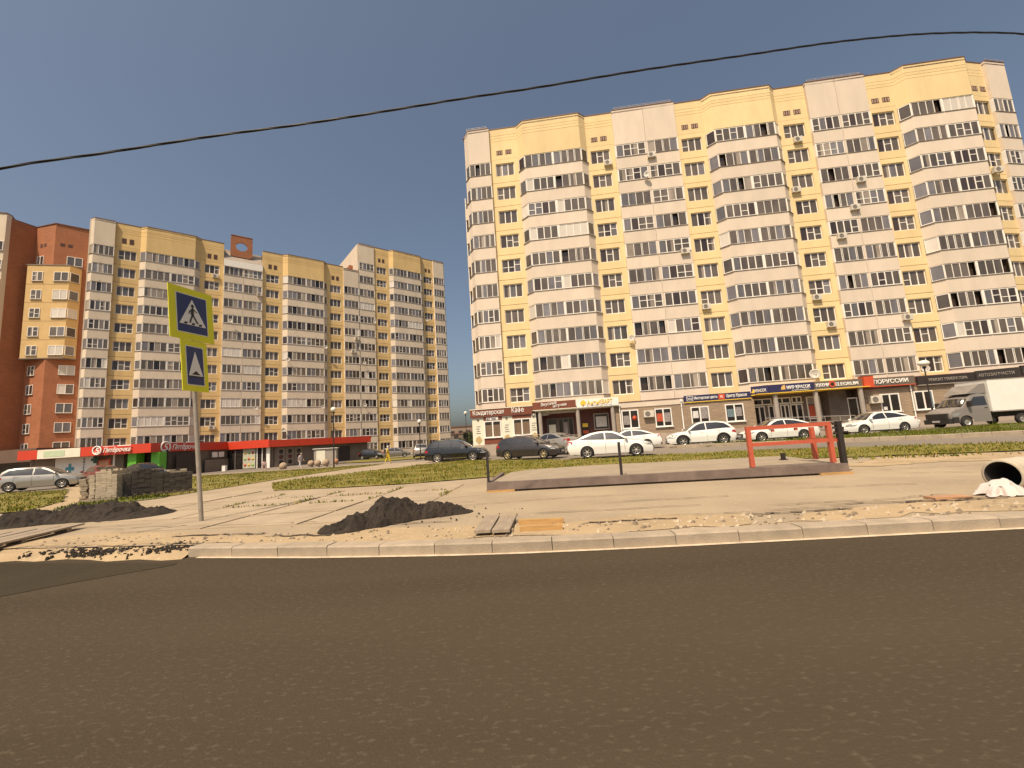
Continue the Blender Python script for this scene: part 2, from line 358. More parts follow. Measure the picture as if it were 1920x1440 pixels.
# paving slabs with open joints
sl = [MB().box(0, 1.94, 0, 1.42, 0, 0.05).mesh('paving_slab', M_slab)]
def inpoly(px, py, poly):
    c = False; j = len(poly) - 1
    for i in range(len(poly)):
        a, b_ = poly[i], poly[j]
        if (a[1] > py) != (b_[1] > py) and px < (b_[0] - a[0]) * (py - a[1]) / (b_[1] - a[1]) + a[0]: c = not c
        j = i
    return c
SLABZ = [(-13.2, 9.4), (-0.9, 7.6), (-0.9, 15.4), (-4.1, 15.45), (-9.3, 16.0), (-11.6, 18.2), (-13.0, 15.4)]
joints = []
ang = math.radians(-5); ca, sa = math.cos(ang), math.sin(ang)
for i in range(-9, 3):
    for j in range(-2, 9):
        u, v = i * 2.03 - 0.9, 8.0 + j * 1.5
        if not (-8 < i < 1) and False: continue
        cx, cy = (u + 0.97) * ca - (v + 0.7) * sa, (u + 0.97) * sa + (v + 0.7) * ca
        cn = [((u + du) * ca - (v + dv) * sa, (u + du) * sa + (v + dv) * ca) for du, dv in ((0, 0), (1.94, 0), (1.94, 1.42), (0, 1.42))]
        if not all(inpoly(px, py, SLABZ) for px, py in cn): continue
        if rnd.random() < 0.04 or math.hypot(cx + 2.4, cy - 8.0) < 0.9: continue
        o = obj('paving_slab', sl[0], side, (cn[0][0], cn[0][1], 0.12 - 0.05 + 0.012 + rnd.uniform(0, 0.012)), ang + rnd.uniform(-0.012, 0.012))
        o.rotation_euler.x = rnd.uniform(-0.006, 0.006); o.rotation_euler.y = rnd.uniform(-0.004, 0.004)
        joints.append((cn[0], cn[1])); joints.append((cn[1], cn[2]))
# cracks: thin dark open seams in the pavement to the right
ck = MB()
def crack(x0, y0, x1, y1, wdt=0.03, n=9, amp=0.05):
    P = [(x0 + (x1 - x0) * i / n + rnd.uniform(-amp, amp) * 0.4, y0 + (y1 - y0) * i / n + rnd.uniform(-amp, amp)) for i in range(n + 1)]
    for i, (a, c) in enumerate(zip(P, P[1:])):
        w0, w1 = wdt * (0.2 + rnd.random()) * (0 if i == 0 else 1), wdt * (0.2 + rnd.random())
        z = 0.12 + 0.022
        ck.add([(a[0], a[1], z), (c[0], c[1], z), (c[0], c[1] + w1, z), (a[0], a[1] + max(w0, 0.002), z)], [(0, 1, 2, 3)])
for a in ((1.4, 8.6, 4.1, 8.5), (5.9, 6.8, 6.6, 6.75, 0.09), (6.5, 6.7, 7.4, 6.65, 0.07), (0.6, 9.6, 2.6, 9.5), (-10.9, 9.9, -8.2, 9.6), (-8.2, 12.6, -5.4, 12.2), (12.2, 10.6, 15, 10.1), (4.1, 7.3, 6.3, 7.15), (-3.3, 10.2, -1.0, 9.9), (0.2, 7.9, 3.2, 7.7), (2.2, 6.95, 5.2, 6.75), (3.4, 6.6, 5.0, 6.55, 0.07), (4.8, 7.0, 8.0, 6.7, 0.05), (8.9, 10.2, 11.5, 8.9), (9.1, 11.0, 12.6, 10.5), (6.2, 7.2, 7.1, 7.2, 0.04), (-1.5, 9.4, 0.9, 9.6), (-3.9, 7.9, -1.2, 7.6, 0.04), (0.9, 6.75, 2.4, 6.7, 0.06),
          (-9.1, 9.3, -7.2, 9.1), (-6.9, 8.9, -4.0, 8.5), (-6.4, 7.9, -4.5, 7.6, 0.09), (-7.9, 8.5, -7.0, 9.1, 0.05), (-4.4, 7.35, -3.1, 7.1, 0.09), (5.5, 8.9, 7.8, 8.5), (10.2, 12.6, 13.8, 11.9), (11.5, 9.2, 15, 8.4)): crack(*a)
tag(ck.build('pavement_cracks', mat('crack_dark', (0.09, 0.065, 0.045), 0.95, 0.2)), kind='stuff')

# grass blades
def blades(name, polys, dens, hgt, wid, seed, cols, lines=None):
    r = np.random.RandomState(seed); V = []; 
    for poly, dm, hm in polys:
        P = np.array(poly); x0, y0 = P.min(0); x1, y1 = P.max(0); A = abs(sum(P[i][0] * P[(i + 1) % len(P)][1] - P[(i + 1) % len(P)][0] * P[i][1] for i in range(len(P)))) / 2
        n = int((x1 - x0) * (y1 - y0) * dens * dm); q = np.column_stack([r.uniform(x0, x1, n), r.uniform(y0, y1, n)])
        c = np.zeros(n, bool); j = len(P) - 1
        for i in range(len(P)):
            a, b_ = P[i], P[j]
            if a[1] != b_[1]: c ^= ((a[1] > q[:, 1]) != (b_[1] > q[:, 1])) & (q[:, 0] < (b_[0] - a[0]) * (q[:, 1] - a[1]) / (b_[1] - a[1]) + a[0])
            j = i
        q = q[c]
        # clumping
        f = np.sin(q[:, 0] * 1.7 + 2 * np.sin(q[:, 1] * 0.9)) + np.sin(q[:, 1] * 2.3 + 1.5 * np.sin(q[:, 0] * 1.1)) + r.uniform(-1.2, 1.2, len(q))
        q = q[f > -0.9]; f = f[f > -0.9]
        V.append(np.column_stack([q, np.full(len(q), hm), f]))
    Q = np.vstack(V); n = len(Q)
    z = np.array([gz(a, b_) for a, b_ in Q[:, :2]]) + 0.01
    a = r.uniform(0, 2 * PI, n); h = hgt * Q[:, 2] * (0.5 + 0.8 * r.rand(n)) * (1 + 0.18 * Q[:, 3]); ww = wid * (0.6 + 0.8 * r.rand(n)); ln = r.uniform(0, 0.75, n) * h; b2 = r.uniform(0, 2 * PI, n)
    dx, dy = np.cos(a) * ww / 2, np.sin(a) * ww / 2; tx, ty = np.cos(b2) * ln, np.sin(b2) * ln
    v = np.empty((n, 4, 3))
    v[:, 0] = np.column_stack([Q[:, 0] - dx, Q[:, 1] - dy, z]); v[:, 1] = np.column_stack([Q[:, 0] + dx, Q[:, 1] + dy, z])
    v[:, 2] = np.column_stack([Q[:, 0] + tx * 0.4 + dx * 0.8, Q[:, 1] + ty * 0.4 + dy * 0.8, z + h * 0.6]); v[:, 3] = np.column_stack([Q[:, 0] + tx, Q[:, 1] + ty, z + h])
    me = bpy.data.meshes.new(name); me.vertices.add(4 * n); me.vertices.foreach_set('co', v.ravel())
    idx = np.arange(n) * 4; tri = np.column_stack([idx, idx + 1, idx + 2, idx, idx + 2, idx + 3]).ravel()
    me.loops.add(6 * n); me.loops.foreach_set('vertex_index', tri); me.polygons.add(2 * n); me.polygons.foreach_set('loop_start', np.arange(2 * n) * 3)
    for m_ in cols: me.materials.append(m_)
    mi = np.repeat(r.choice(len(cols), n, p=[0.48, 0.26, 0.26][:len(cols)] if len(cols) == 3 else None), 2); me.polygons.foreach_set('material_index', mi.astype(np.int32)); me.update(calc_edges=True)
    o = obj(name, me); return o
gc = [mat('blade_green', (0.16, 0.17, 0.018), 0.8, 0.35, 0.5, spec=0.2), mat('blade_straw', (0.30, 0.22, 0.045), 0.85, 0.3, 0.7, spec=0.2), mat('blade_dark', (0.11, 0.118, 0.014), 0.8, 0.3, 0.5, spec=0.2)]
gl = [gc[0], gc[2]]
tag(blades('grass', [(G1, 0.5, 1.0), (G2, 0.8, 0.9), (G4, 1.0, 1.0)], 85, 0.075, 0.04, 3, gc), 'dry yellow green grass growing over the verges between pavement and car park', 'grass', kind='stuff')
tag(blades('grass', [(G3, 1.6, 0.9), (G5, 1.0, 1.7)], 75, 0.10, 0.045, 5, gl), 'lush green grass on the island in front of the parked cars and under the pallets', 'grass', kind='stuff')
# weeds in the slab joints near the platform
wp = []
for (a, c) in joints:
    mx = (a[0] + c[0]) / 2; my = (a[1] + c[1]) / 2
    if my > 10.2 and mx > -8.5 and rnd.random() < 0.75:
        dx, dy = c[0] - a[0], c[1] - a[1]; L = math.hypot(dx, dy); nx, ny = -dy / L * 0.09, dx / L * 0.09; s_ = rnd.uniform(0, 0.3); e = rnd.uniform(0.7, 1)
        wp.append([(a[0] + dx * s_ - nx, a[1] + dy * s_ - ny), (a[0] + dx * e - nx, a[1] + dy * e - ny), (a[0] + dx * e + nx, a[1] + dy * e + ny), (a[0] + dx * s_ + nx, a[1] + dy * s_ + ny)])
tag(blades('joint_grass', [(q, 1.0, 1.0) for q in wp], 260, 0.06, 0.03, 8, gc), 'tufts of grass growing in the joints between the paving slabs', 'grass', kind='stuff')
tag(blades('grass', [([(10.8, 13.9), (13.5, 12.9), (18, 11.2), (18, 12.2), (13.8, 13.9), (11.5, 14.7)], 0.8, 0.8), ([(14.6, 10.6), (20, 9.3), (21, 10.2), (16, 11.4)], 0.8, 0.8), ([(-17, 14.2), (-16.0, 14.3), (-17, 15.5), (-19, 16)], 1, 1)], 55, 0.1, 0.05, 12, gc), 'sparse dry grass in patches on the bare earth', 'grass', kind='stuff')
# ------------------------------------------------------------------ apartment blocks
M_cream = mat('cream_panel', (0.70, 0.585, 0.465), 0.85, 0.08, 0.9, bump=0.15, bscale=8, rand=0.05, stretch=(1, 1, 0.35))
M_yel = mat('yellow_panel', (0.79, 0.60, 0.315), 0.85, 0.08, 0.8, bump=0.12, bscale=9, rand=0.05, stretch=(1, 1, 0.4))
M_cream2 = mat('cream_panel_left', (0.68, 0.565, 0.43), 0.85, 0.09, 0.9, bump=0.15, bscale=8, rand=0.05, stretch=(1, 1, 0.35))  # left block's cream, slightly darker than the right block's
M_yel2 = mat('yellow_panel_left', (0.72, 0.50, 0.22), 0.85, 0.11, 0.8, bump=0.12, bscale=9, rand=0.06, stretch=(1, 1, 0.4))  # left block's yellow, darker and browner than the right block's
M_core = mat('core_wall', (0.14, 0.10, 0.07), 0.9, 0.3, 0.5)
M_pvc = mat('white_frame', (0.90, 0.84, 0.75), 0.45, 0.05, 2)
M_alu = mat('grey_frame', (0.68, 0.61, 0.52), 0.4, 0.06, 2)
M_ledge = mat('tin_ledge', (0.24, 0.19, 0.15), 0.5, 0.2, 3)
M_cap = mat('roof_flashing', (0.17, 0.085, 0.06), 0.6, 0.2, 2)
M_rail = mat('roof_rail_metal', (0.45, 0.40, 0.35), 0.5, 0.1, 2)
M_gap = mat('vent_dark', (0.10, 0.05, 0.04), 0.9, 0.2)
M_lattice = mat('vent_lattice', (0.42, 0.28, 0.2), 0.9, 0.2)
M_brick = brickmat('red_brick', (0.45, 0.165, 0.068), (0.35, 0.122, 0.05), (0.30, 0.13, 0.07), 0.26, 0.085, 0.01)
def glass(name, col, col2, rand=0.3):
    return mat(name, col, 0.08, 0.0, 0.9, rand=rand, col2=col2, spec=0.6, stretch=(1, 1, 0.35))
GL = [glass('pane_brown', (0.16, 0.128, 0.102), (0.08, 0.062, 0.048)), glass('pane_sky_reflection', (0.21, 0.195, 0.20), (0.125, 0.112, 0.115)), glass('pane_dark', (0.075, 0.05, 0.038), (0.04, 0.025, 0.02)),  # lilac pane: sky reflection painted as base colour
      glass('pane_curtain', (0.42, 0.35, 0.28), (0.22, 0.175, 0.135), 0.2), glass('pane_blind', (0.72, 0.66, 0.57), (0.6, 0.53, 0.45), 0.12)]
wr = random.Random(11)
def win_meshes(w, h, n, style, seed):
    """frame mesh and pane mesh of a window, origin at its top left corner on the outside face; x to the right, y into the wall, z down"""
    r = random.Random(seed); f = MB(); p = MB()
    o, mu, fm = (0.07, 0.095, 0) if style == 'pvc' else (0.05, 0.055, 1)
    d = 0.07
    f.box(0, w, 0, d, -o, 0, fm); f.box(0, w, 0, d, -h, -h + o * (1.3 if fm == 0 else 1.1), 0); f.box(0, o, 0, d, -h + o, -o, 0 if fm == 0 or r.random() < 0.7 else 1); f.box(w - o, w, 0, d, -h + o, -o, 0)
    f.box(-0.04, w + 0.04, -0.09, 0.02, -h - 0.035, -h - 0.002, 2)
    iw = (w - 2 * o + mu) / n
    blindall = r.random() < 0.05
    for i in range(n):
        x0 = o + i * iw; x1 = x0 + iw - mu
        if i: 
            f.box(x0 - mu, x0, 0.002, d - 0.002, -h + o, -o, 0)
            if style == 'alu' and r.random() < 0.35: f.box(x0 + 0.07, x0 + 0.11, 0.004, d, -h + o, -o, 0)
        k = r.random()
        mi = 0 if k < 0.5 else 1 if k < 0.70 else 3 if k < 0.85 else 2 if k < 0.975 else 4
        if n == 1 and mi == 4: mi = 1
        if blindall: mi = 4
        yy = 0.035
        if style == 'alu' and mi == 2: yy = 0.32          # a leaf slid open: dark sheet set back, loggia shade put in its colour
        p.quad((x0, yy, -h + o), (x1, yy, -h + o), (x1, yy, -o), (x0, yy, -o), mi)
        if mi == 3 and r.random() < 0.6:                   # curtain drawn half across
            xm = x0 + (x1 - x0) * r.uniform(0.3, 0.7); p.quad((x0, yy - 0.004, -h + o), (xm, yy - 0.004, -h + o), (xm, yy - 0.004, -o), (x0, yy - 0.004, -o), 0)
        if style == 'pvc' and r.random() < 0.3 and mi != 4:
            zz = -h * (0.42 + 0.16 * (r.random() > 0.5)); f.box(x0, x1, 0.004, d - 0.01, zz - 0.03, zz + 0.03, 0)
    return f.mesh('window', [M_pvc, M_alu, M_ledge]), p.mesh('pane', GL)
WINPOOL = {}
def window(root, x, y, z, w, h, n, rz=0.0, style=None, variants=5):
    style = style or ('pvc' if wr.random() < 0.45 else 'alu')
    k = (round(w, 2), round(h, 2), n, style, wr.randrange(variants))
    if k not in WINPOOL: WINPOOL[k] = win_meshes(w, h, n, style, hash(k[:3]) % 1000 + k[4] * 77 + len(style))
    fm, pm = WINPOOL[k]
    o = obj('window', fm, root, (x, y, z), rz); obj('pane', pm, o); return o

PANPOOL = {}
def yellow_panel(root, u0, u1, v, ztop, zbot, wx0, wx1, T, wh, m, th=0.3):
    """one storey of a yellow strip: wall panel with its window opening"""
    k = ('y', round(u1 - u0, 2), round(wx0 - u0, 2), round(wx1 - u0, 2), round(ztop - T, 2), round(T - zbot, 2), m.name)
    if k not in PANPOOL:
        b = MB(); W = u1 - u0; a, c = wx0 - u0, wx1 - u0; t, bo = ztop - T, zbot - T; g = 0.022
        b.box(0, W, 0, th, 0, t - g); b.box(0, W, 0, th, bo + g, -wh); b.box(0, a, 0, th, -wh, 0); b.box(c, W, 0, th, -wh, 0)
        PANPOOL[k] = b.mesh('wall_panel', m)
    return obj('wall_panel', PANPOOL[k], root, (u0, -v, T))
def ribbon_obj(name, root, path, z0, z1, m, th=0.12, key=None, origin=None, spout=False):
    """folded parapet or balcony front; path in (u, v) with v outwards"""
    ou = path[0][0]
    k = ('r', tuple((round(u - ou, 2), round(v, 2)) for u, v in path), round(z1 - z0, 2), m.name, spout)
    if k not in PANPOOL:
        b = MB(); b.ribbon([(u - ou, -v) for u, v in path], 0, z1 - z0, th)
        if spout:
            xs = [u for u, v in path]; vm = max(v for u, v in path)
            for q in spout: 
                xx = q - ou; b.tube([(xx, -vm, 0.14), (xx, -vm - 0.34, 0.09)], 0.03, 5, 1)
        PANPOOL[k] = b.mesh(name, [m, M_ledge])
    return obj(name, PANPOOL[k], root, (ou, 0, z0))
def band(root, name, path, z0, z1, m, grooves=True):
    """top of the wall above the last windows: courses separated by recessed grooves"""
    zs = [z0, z1 - 1.45, z1 - 1.12, z1 - 0.8, z1] if grooves else [z0, z1]
    for a, b_ in zip(zs, zs[1:]): ribbon_obj(name, root, path, a, b_ - (0.035 if b_ != z1 else 0), m, 0.25)
    if grooves: ribbon_obj('groove', root, [(u, v - 0.05) for u, v in path], z1 - 1.55, z1 - 0.7, m, 0.15)

def roof_edge(root, path, z): 
    b = MB(); b.ribbon([(u, -(v + 0.04)) for u, v in path], z, z + 0.09, 0.4); b.build('roof_edge', M_cap, root)
def bay_cap(root, path, z, m=M_cap):
    pts = [(u, -v) for u, v in path]; b = MB(); b.prism(pts + [(path[-1][0], 0.4), (path[0][0], 0.4)], z - 0.35, z - 0.2); b.build('roof', m, root)

CH = 0.72
def facade(root, secs, row0, nrows, roof, cream, yel, bot, p_bay=0.68, spouts=False, wh=1.42):
    for s in secs:
        ty, u0, u1 = s[0], s[1], s[2]; opt = s[3] if len(s) > 3 else {}
        r0 = opt.get('row0', row0); nr = opt.get('n', nrows); rf = opt.get('roof', roof); bt = opt.get('bot', bot)
        if ty == 'Y':
            ww = 2.04; wc = (u0 + u1) / 2 + opt.get('dx', 0); a, c = wc - ww / 2, wc + ww / 2
            for k in range(nr):
                T = r0 - 2.8 * k - 0.1
                last = k == nr - 1
                yellow_panel(root, u0, u1, 0, T + 0.5, (T - 2.3) if not last else bt, a, c, T, 1.5, yel)
                window(root, a, 0.13, T, ww, 1.5, 3, style='pvc', variants=9)
            band(root, 'parapet', [(u0, 0), (u1, 0)], r0 - 0.1 + 0.5, rf, yel); roof_edge(root, [(u0, 0), (u1, 0)], rf)
            tall = opt.get('tallvent')
            for q in (-1, 1):
                b = MB(); 
                if tall: b.box(-0.26, 0.26, -0.012, 0.02, 0, 0.85, 0)
                else:
                    b.box(-0.34, 0.34, -0.012, 0.02, 0, 0.55, 0)
                    for i in range(3): b.box(-0.3 + i * 0.23, -0.19 + i * 0.23, -0.03, -0.012, 0.05, 0.46, 1)
                b.build('vent', [M_gap, M_lattice], root, (wc + q * (0.42 if tall else 0.5), 0, r0 + 0.92))
        elif ty == 'B':
            path = [(u0, 0), (u0 + CH, p_bay), (u1 - CH, p_bay), (u1, 0)]; mid = (u0 + u1) / 2; sp = (u0 + 2.2, u1 - 2.2) if spouts else False
            for k in range(nr):
                T = r0 - 2.8 * k; last = k == nr - 1
                ribbon_obj('balcony_panel', root, path, (T - 2.8 + 0.03) if not last else bt, T - wh - 0.03, cream, spout=sp)
                L = math.hypot(CH, p_bay); a = math.atan2(p_bay, CH)
                window(root, u0 + 0.02, -0.02, T, L - 0.06, wh, 1, -a, variants=3)
                st = 'pvc' if wr.random() < 0.3 else 'alu'; hw = mid - 0.07 - (u0 + CH + 0.03)
                window(root, u0 + CH + 0.03, -p_bay + 0.03, T, hw, wh, 4, style=st, variants=10)
                st = 'pvc' if wr.random() < 0.35 else 'alu'
                window(root, mid + 0.07, -p_bay + 0.03, T, hw, wh, 4, style=st, variants=10)
                window(root, u1 - CH + 0.03, -p_bay + 0.02, T, L - 0.06, wh, 1, a, variants=3)
                b = PANPOOL.setdefault('post', MB().box(-0.055, 0.055, 0, 0.1, -wh, 0).mesh('window_post', M_pvc)); obj('window_post', b, root, (mid, -p_bay + 0.01, T))
            band(root, 'parapet', path, r0 + 0.03, rf, yel); roof_edge(root, path, rf); bay_cap(root, path, rf, M_cap)
        elif ty in 'AEMI':
            pr = opt.get('p', 0.3)
            if ty == 'A': path = [(u0 - 0.1, -0.45), (u0 + 0.42, pr), (u1, pr), (u1, 0)]; groups = [(u0 + 0.45, u1 - 0.03, 4)]
            elif ty == 'M': path = [(u0, 0), (u0, pr), (u1 - 0.42, pr), (u1 + 0.1, -0.45)]; groups = [(u0 + 0.03, u1 - 0.45, 4)]
            elif ty == 'E': path = [(u0, 0), (u0, pr), (u1, pr), (u1, 0)]; mid = (u0 + u1) / 2; groups = [(u0 + 0.1, mid - 0.1, 4), (mid + 0.1, u1 - 0.1, 4)]
            else: path = [(u0, 0), (u0, pr), (u1, pr), (u1, 0)]; groups = [(u0 + 0.06, u1 - 0.06, 4)]
            for k in range(nr):
                T = r0 - 2.8 * k; last = k == nr - 1
                if ty == 'E':
                    for (a, b_) in ((u0, mid - 0.015), (mid + 0.015, u1)):
                        pth = [(a, 0), (a, pr), (b_, pr), (b_, 0)]
                        ribbon_obj('balcony_panel', root, pth, (T - 2.8 + 0.03) if not last else bt, T - wh - 0.03, cream, spout=((a + b_) / 2,) if spouts else False)
                    b = PANPOOL.setdefault('jamb%s' % cream.name, MB().box(-0.085, 0.085, 0, 0.12, -wh, 0).mesh('jamb', cream)); obj('jamb', b, root, (mid, -pr, T))
                else: ribbon_obj('balcony_panel', root, path, (T - 2.8 + 0.03) if not last else bt, T - wh - 0.03, cream, spout=((u0 + u1) / 2,) if spouts else False)
                for a, b_, n_ in groups:
                    st = 'pvc' if wr.random() < 0.4 else 'alu'
                    window(root, a, -pr + 0.03, T, b_ - a, wh, n_, style=st, variants=10)
                sj = PANPOOL.setdefault(('sj', round(pr, 2)), MB().box(-0.04, 0.04, 0, pr, -wh, 0).mesh('side_jamb', M_pvc))
                if ty != 'A': obj('side_jamb', sj, root, (u0 + 0.045, -pr + 0.002, T))
                if ty != 'M': obj('side_jamb', sj, root, (u1 - 0.045, -pr + 0.002, T))
                if ty == 'A': 
                    L = math.hypot(0.52, pr + 0.45); window(root, u0 - 0.09, 0.44, T, L - 0.03, wh, 1, -math.atan2(pr + 0.45, 0.52), variants=3)
                if ty == 'M':
                    L = math.hypot(0.52, pr + 0.45); window(root, u1 - 0.41, -pr + 0.02, T, L - 0.03, wh, 1, math.atan2(pr + 0.45, 0.52), variants=3)
            if not opt.get('notop'):
                if ty == 'E':
                    for (a, b_) in ((u0, mid - 0.015), (mid + 0.015, u1)): ribbon_obj('parapet', root, [(a, 0), (a, pr), (b_, pr), (b_, 0)], r0 + 0.03, rf, cream, 0.25)
                else: ribbon_obj('parapet', root, path, r0 + 0.03, rf, cream, 0.25)
                roof_edge(root, path, rf); bay_cap(root, path, rf)
                if opt.get('rail'):
                    b = MB(); y = -pr + 0.1; a, c = u0 + 0.3, u1 - 0.3
                    for zz in (0.22, 0.38): b.box(a, c, y, y + 0.03, rf + zz, rf + zz + 0.03)
                    n_ = int((c - a) / 0.9) + 1
                    for i in range(n_ + 1): x = a + (c - a) * i / n_; b.box(x, x + 0.03, y, y + 0.03, rf + 0.05, rf + 0.4)
                    b.build('roof_railing', M_rail, root)

AZR = math.radians(-6.25)
bR = thing('apartment_building', 'large sunlit yellow and cream apartment block with shops along its ground floor', 'apartment building', (-2.0, 43.57, 0), AZR)
secR = [('A', -1.6, 1.22, {'rail': 1}), ('Y', 1.22, 4.3), ('B', 4.3, 11.85), ('Y', 11.85, 14.75, {'dx': -0.1}), ('E', 14.75, 21.3, {'rail': 1}), ('Y', 21.3, 24.2), ('B', 24.2, 31.5), ('Y', 31.5, 34.45),
        ('E', 34.45, 40.1, {'rail': 1}), ('Y', 40.1, 42.8), ('B', 42.8, 49.8), ('Y', 49.8, 51.7), ('M', 51.7, 54.6, {'rail': 1})]
facade(bR, secR[:-2], 32.0, 10, 36.1, M_cream, M_yel, 4.4)
before = set(bpy.data.objects)
facade(bR, secR[-2:], 32.0, 10, 36.1, M_cream, M_yel, 4.4)
TW = math.radians(15.5); PIV = Vector((49.6, 0))      # the last entrance stands at a slight angle
b = MB(); b.box(49.62, 54.0, 0.31, 12, 0, 35.9, 0); b.build('wall', M_core, bR)
b = MB(); b.box(49.5, 54.1, 0.4, 12.2, 35.9, 35.97, 0); b.build('roof', M_cap, bR)
for o in set(bpy.data.objects) - before:
    if o.parent == bR:
        p2 = Vector((o.location.x, o.location.y)) - PIV; c_, s_ = math.cos(TW), math.sin(TW)
        o.location.x, o.location.y = PIV.x + p2.x * c_ - p2.y * s_, PIV.y + p2.x * s_ + p2.y * c_; o.rotation_euler.z += TW
b = MB(); b.box(-1.6, 49.5, 0.31, 13, 0, 35.9, 0); b.build('wall', M_core, bR)
b = MB(); b.box(-1.9, 49.5, 0.4, 13.2, 35.9, 35.97, 0); b.build('roof', M_cap, bR)
b = MB(); b.box(-1.75, -1.6, 0.45, 13, 4, 36.05, 0); b.build('end_wall', M_cream, bR)
# side loggias at the left end, seen edge-on
for k in range(1, 10):
    T = 32.0 - 2.8 * k
    ribbon_obj('side_balcony', bR, [(-1.75, -4.6), (-2.25, -4.2), (-2.25, -1.4), (-1.75, -1.0)], T - 2.77, T - 1.45, M_cream)
    window(bR, -2.22, 4.2, T, 2.8, 1.42, 4, -PI / 2, style='alu', variants=4)

AZL = math.radians(38.4)
bL = thing('apartment_building', 'tall cream and yellow apartment block with a stepped roof behind the red fronted supermarket', 'apartment building', (-58.7, 58.1, 0), AZL)
t_ = {'row0': 38.9, 'n': 14, 'roof': 42.9, 'bot': -0.3}
secL = [('A', -1.25, 1.4, {'p': 0.35}), ('Y', 1.4, 4.25, {'tallvent': 1}), ('B', 4.25, 11.65), ('Y', 11.65, 14.8, {'tallvent': 1}), ('E', 14.8, 20.44, {'notop': 1, 'p': 0.3}), ('Y', 20.44, 23.63, {'tallvent': 1}), ('B', 23.63, 31.2), ('Y', 31.2, 34.27, {'tallvent': 1}),
        ('I', 34.27, 37.17, {'roof': 36.9, 'p': 0.25}), ('I', 37.3, 40.4, dict(t_, p=0.2)), ('Y', 40.4, 43.63, dict(t_, tallvent=1)), ('B', 43.63, 51.35, t_), ('Y', 51.35, 53.98, dict(t_, tallvent=1)), ('M', 53.98, 57.0, dict(t_, p=0.3))]
facade(bL, secL, 33.3, 11, 37.3, M_cream2, M_yel2, 2.4, spouts=True)
b = MB(); b.box(-1.25, 14.8, 0.31, 13, -0.5, 37.1); b.box(14.8, 20.44, 0.31, 13, -0.5, 34.4); b.box(20.44, 37.2, 0.31, 13, -0.5, 36.8); b.box(37.25, 57.0, 0.31, 13, -0.5, 42.7); b.build('wall', M_core, bL)
b = MB(); b.box(-1.3, 14.8, 0.35, 13.1, 37.1, 37.16); b.box(14.8, 20.44, 2.0, 13.1, 36.7, 36.78); b.box(20.44, 37.2, 0.35, 13.1, 36.8, 36.86); b.box(37.25, 57.1, 0.35, 13.1, 42.7, 42.78); b.build('roof', M_cap, bL)
b = MB(); b.box(37.1, 37.25, 0.05, 13, 33.0, 42.85); b.build('side_wall', M_cream2, bL)
b = MB(); b.box(36.4, 37.08, 3.0, 6.0, 36.9, 39.3); b.build('roof_house', M_brick, bL)
b = MB(); b.box(57.0, 57.12, 0.4, 13, -0.5, 42.85); b.build('end_wall', M_cream2, bL)
b = MB(); b.box(-1.4, -1.25, 0.3, 13, -0.5, 37.2); b.build('end_wall', M_cream2, bL)
# lower stair part: sloped grey roof, white band and brick screen with a round opening
b = MB(); b.add([(14.82, -0.35, 34.4), (20.42, -0.35, 34.4), (20.42, 1.6, 36.6), (14.82, 1.6, 36.6), (14.82, 1.6, 34.3), (20.42, 1.6, 34.3), (14.82, -0.35, 34.3), (20.42, -0.35, 34.3)], [(0, 1, 2, 3), (0, 3, 4, 6), (1, 7, 5, 2), (6, 7, 1, 0)]); b.build('sloped_roof', mat('slope_tin', (0.34, 0.28, 0.225), 0.7, 0.15, 1), bL)
b = MB(); b.box(14.8, 20.44, -0.42, -0.2, 33.33, 34.42); b.build('roof_band', M_pvc, bL)
b = MB(); b.box(14.8, 20.44, 1.62, 1.85, 34.5, 37.0); b.build('parapet', M_cream2, bL)
b = MB()
n_ = 28; cx_, cz_, rx_, rz_ = 17.35, 37.55, 0.86, 0.78
out = []; x0, x1, z0, z1 = 15.75, 18.95, 35.6, 39.4
for yy in (0.55, 0.85):
    ring = [(cx_ + rx_ * math.cos(2 * PI * i / n_), yy, cz_ + rz_ * math.sin(2 * PI * i / n_)) for i in range(n_)]
    sq = []
    for i in range(n_):
        c_, s_ = math.cos(2 * PI * i / n_), math.sin(2 * PI * i / n_); k_ = 1 / max(abs(c_), abs(s_)); sq.append((cx_ + (x1 - x0) / 2 * c_ * k_, yy, (z0 + z1) / 2 + (z1 - z0) / 2 * s_ * k_))
    fs = [(i, (i + 1) % n_, n_ + (i + 1) % n_, n_ + i) for i in range(n_)]
    b.add(ring + sq, fs if yy > 0.6 else [f[::-1] for f in fs])
ra = [(cx_ + rx_ * math.cos(2 * PI * i / n_), 0.55, cz_ + rz_ * math.sin(2 * PI * i / n_)) for i in range(n_)]
b.add(ra + [(x, 0.85, z) for x, y, z in ra], [(i, (i + 1) % n_, n_ + (i + 1) % n_, n_ + i) for i in range(n_)])
b.box(x0 - 0.01, x0 + 0.01, 0.55, 0.85, z0, z1); b.box(x1 - 0.01, x1 + 0.01, 0.55, 0.85, z0, z1); b.box(x0, x1, 0.5, 0.9, z1 + 0.02, z1 + 0.12)
b.build('brick_screen', M_brick, bL)

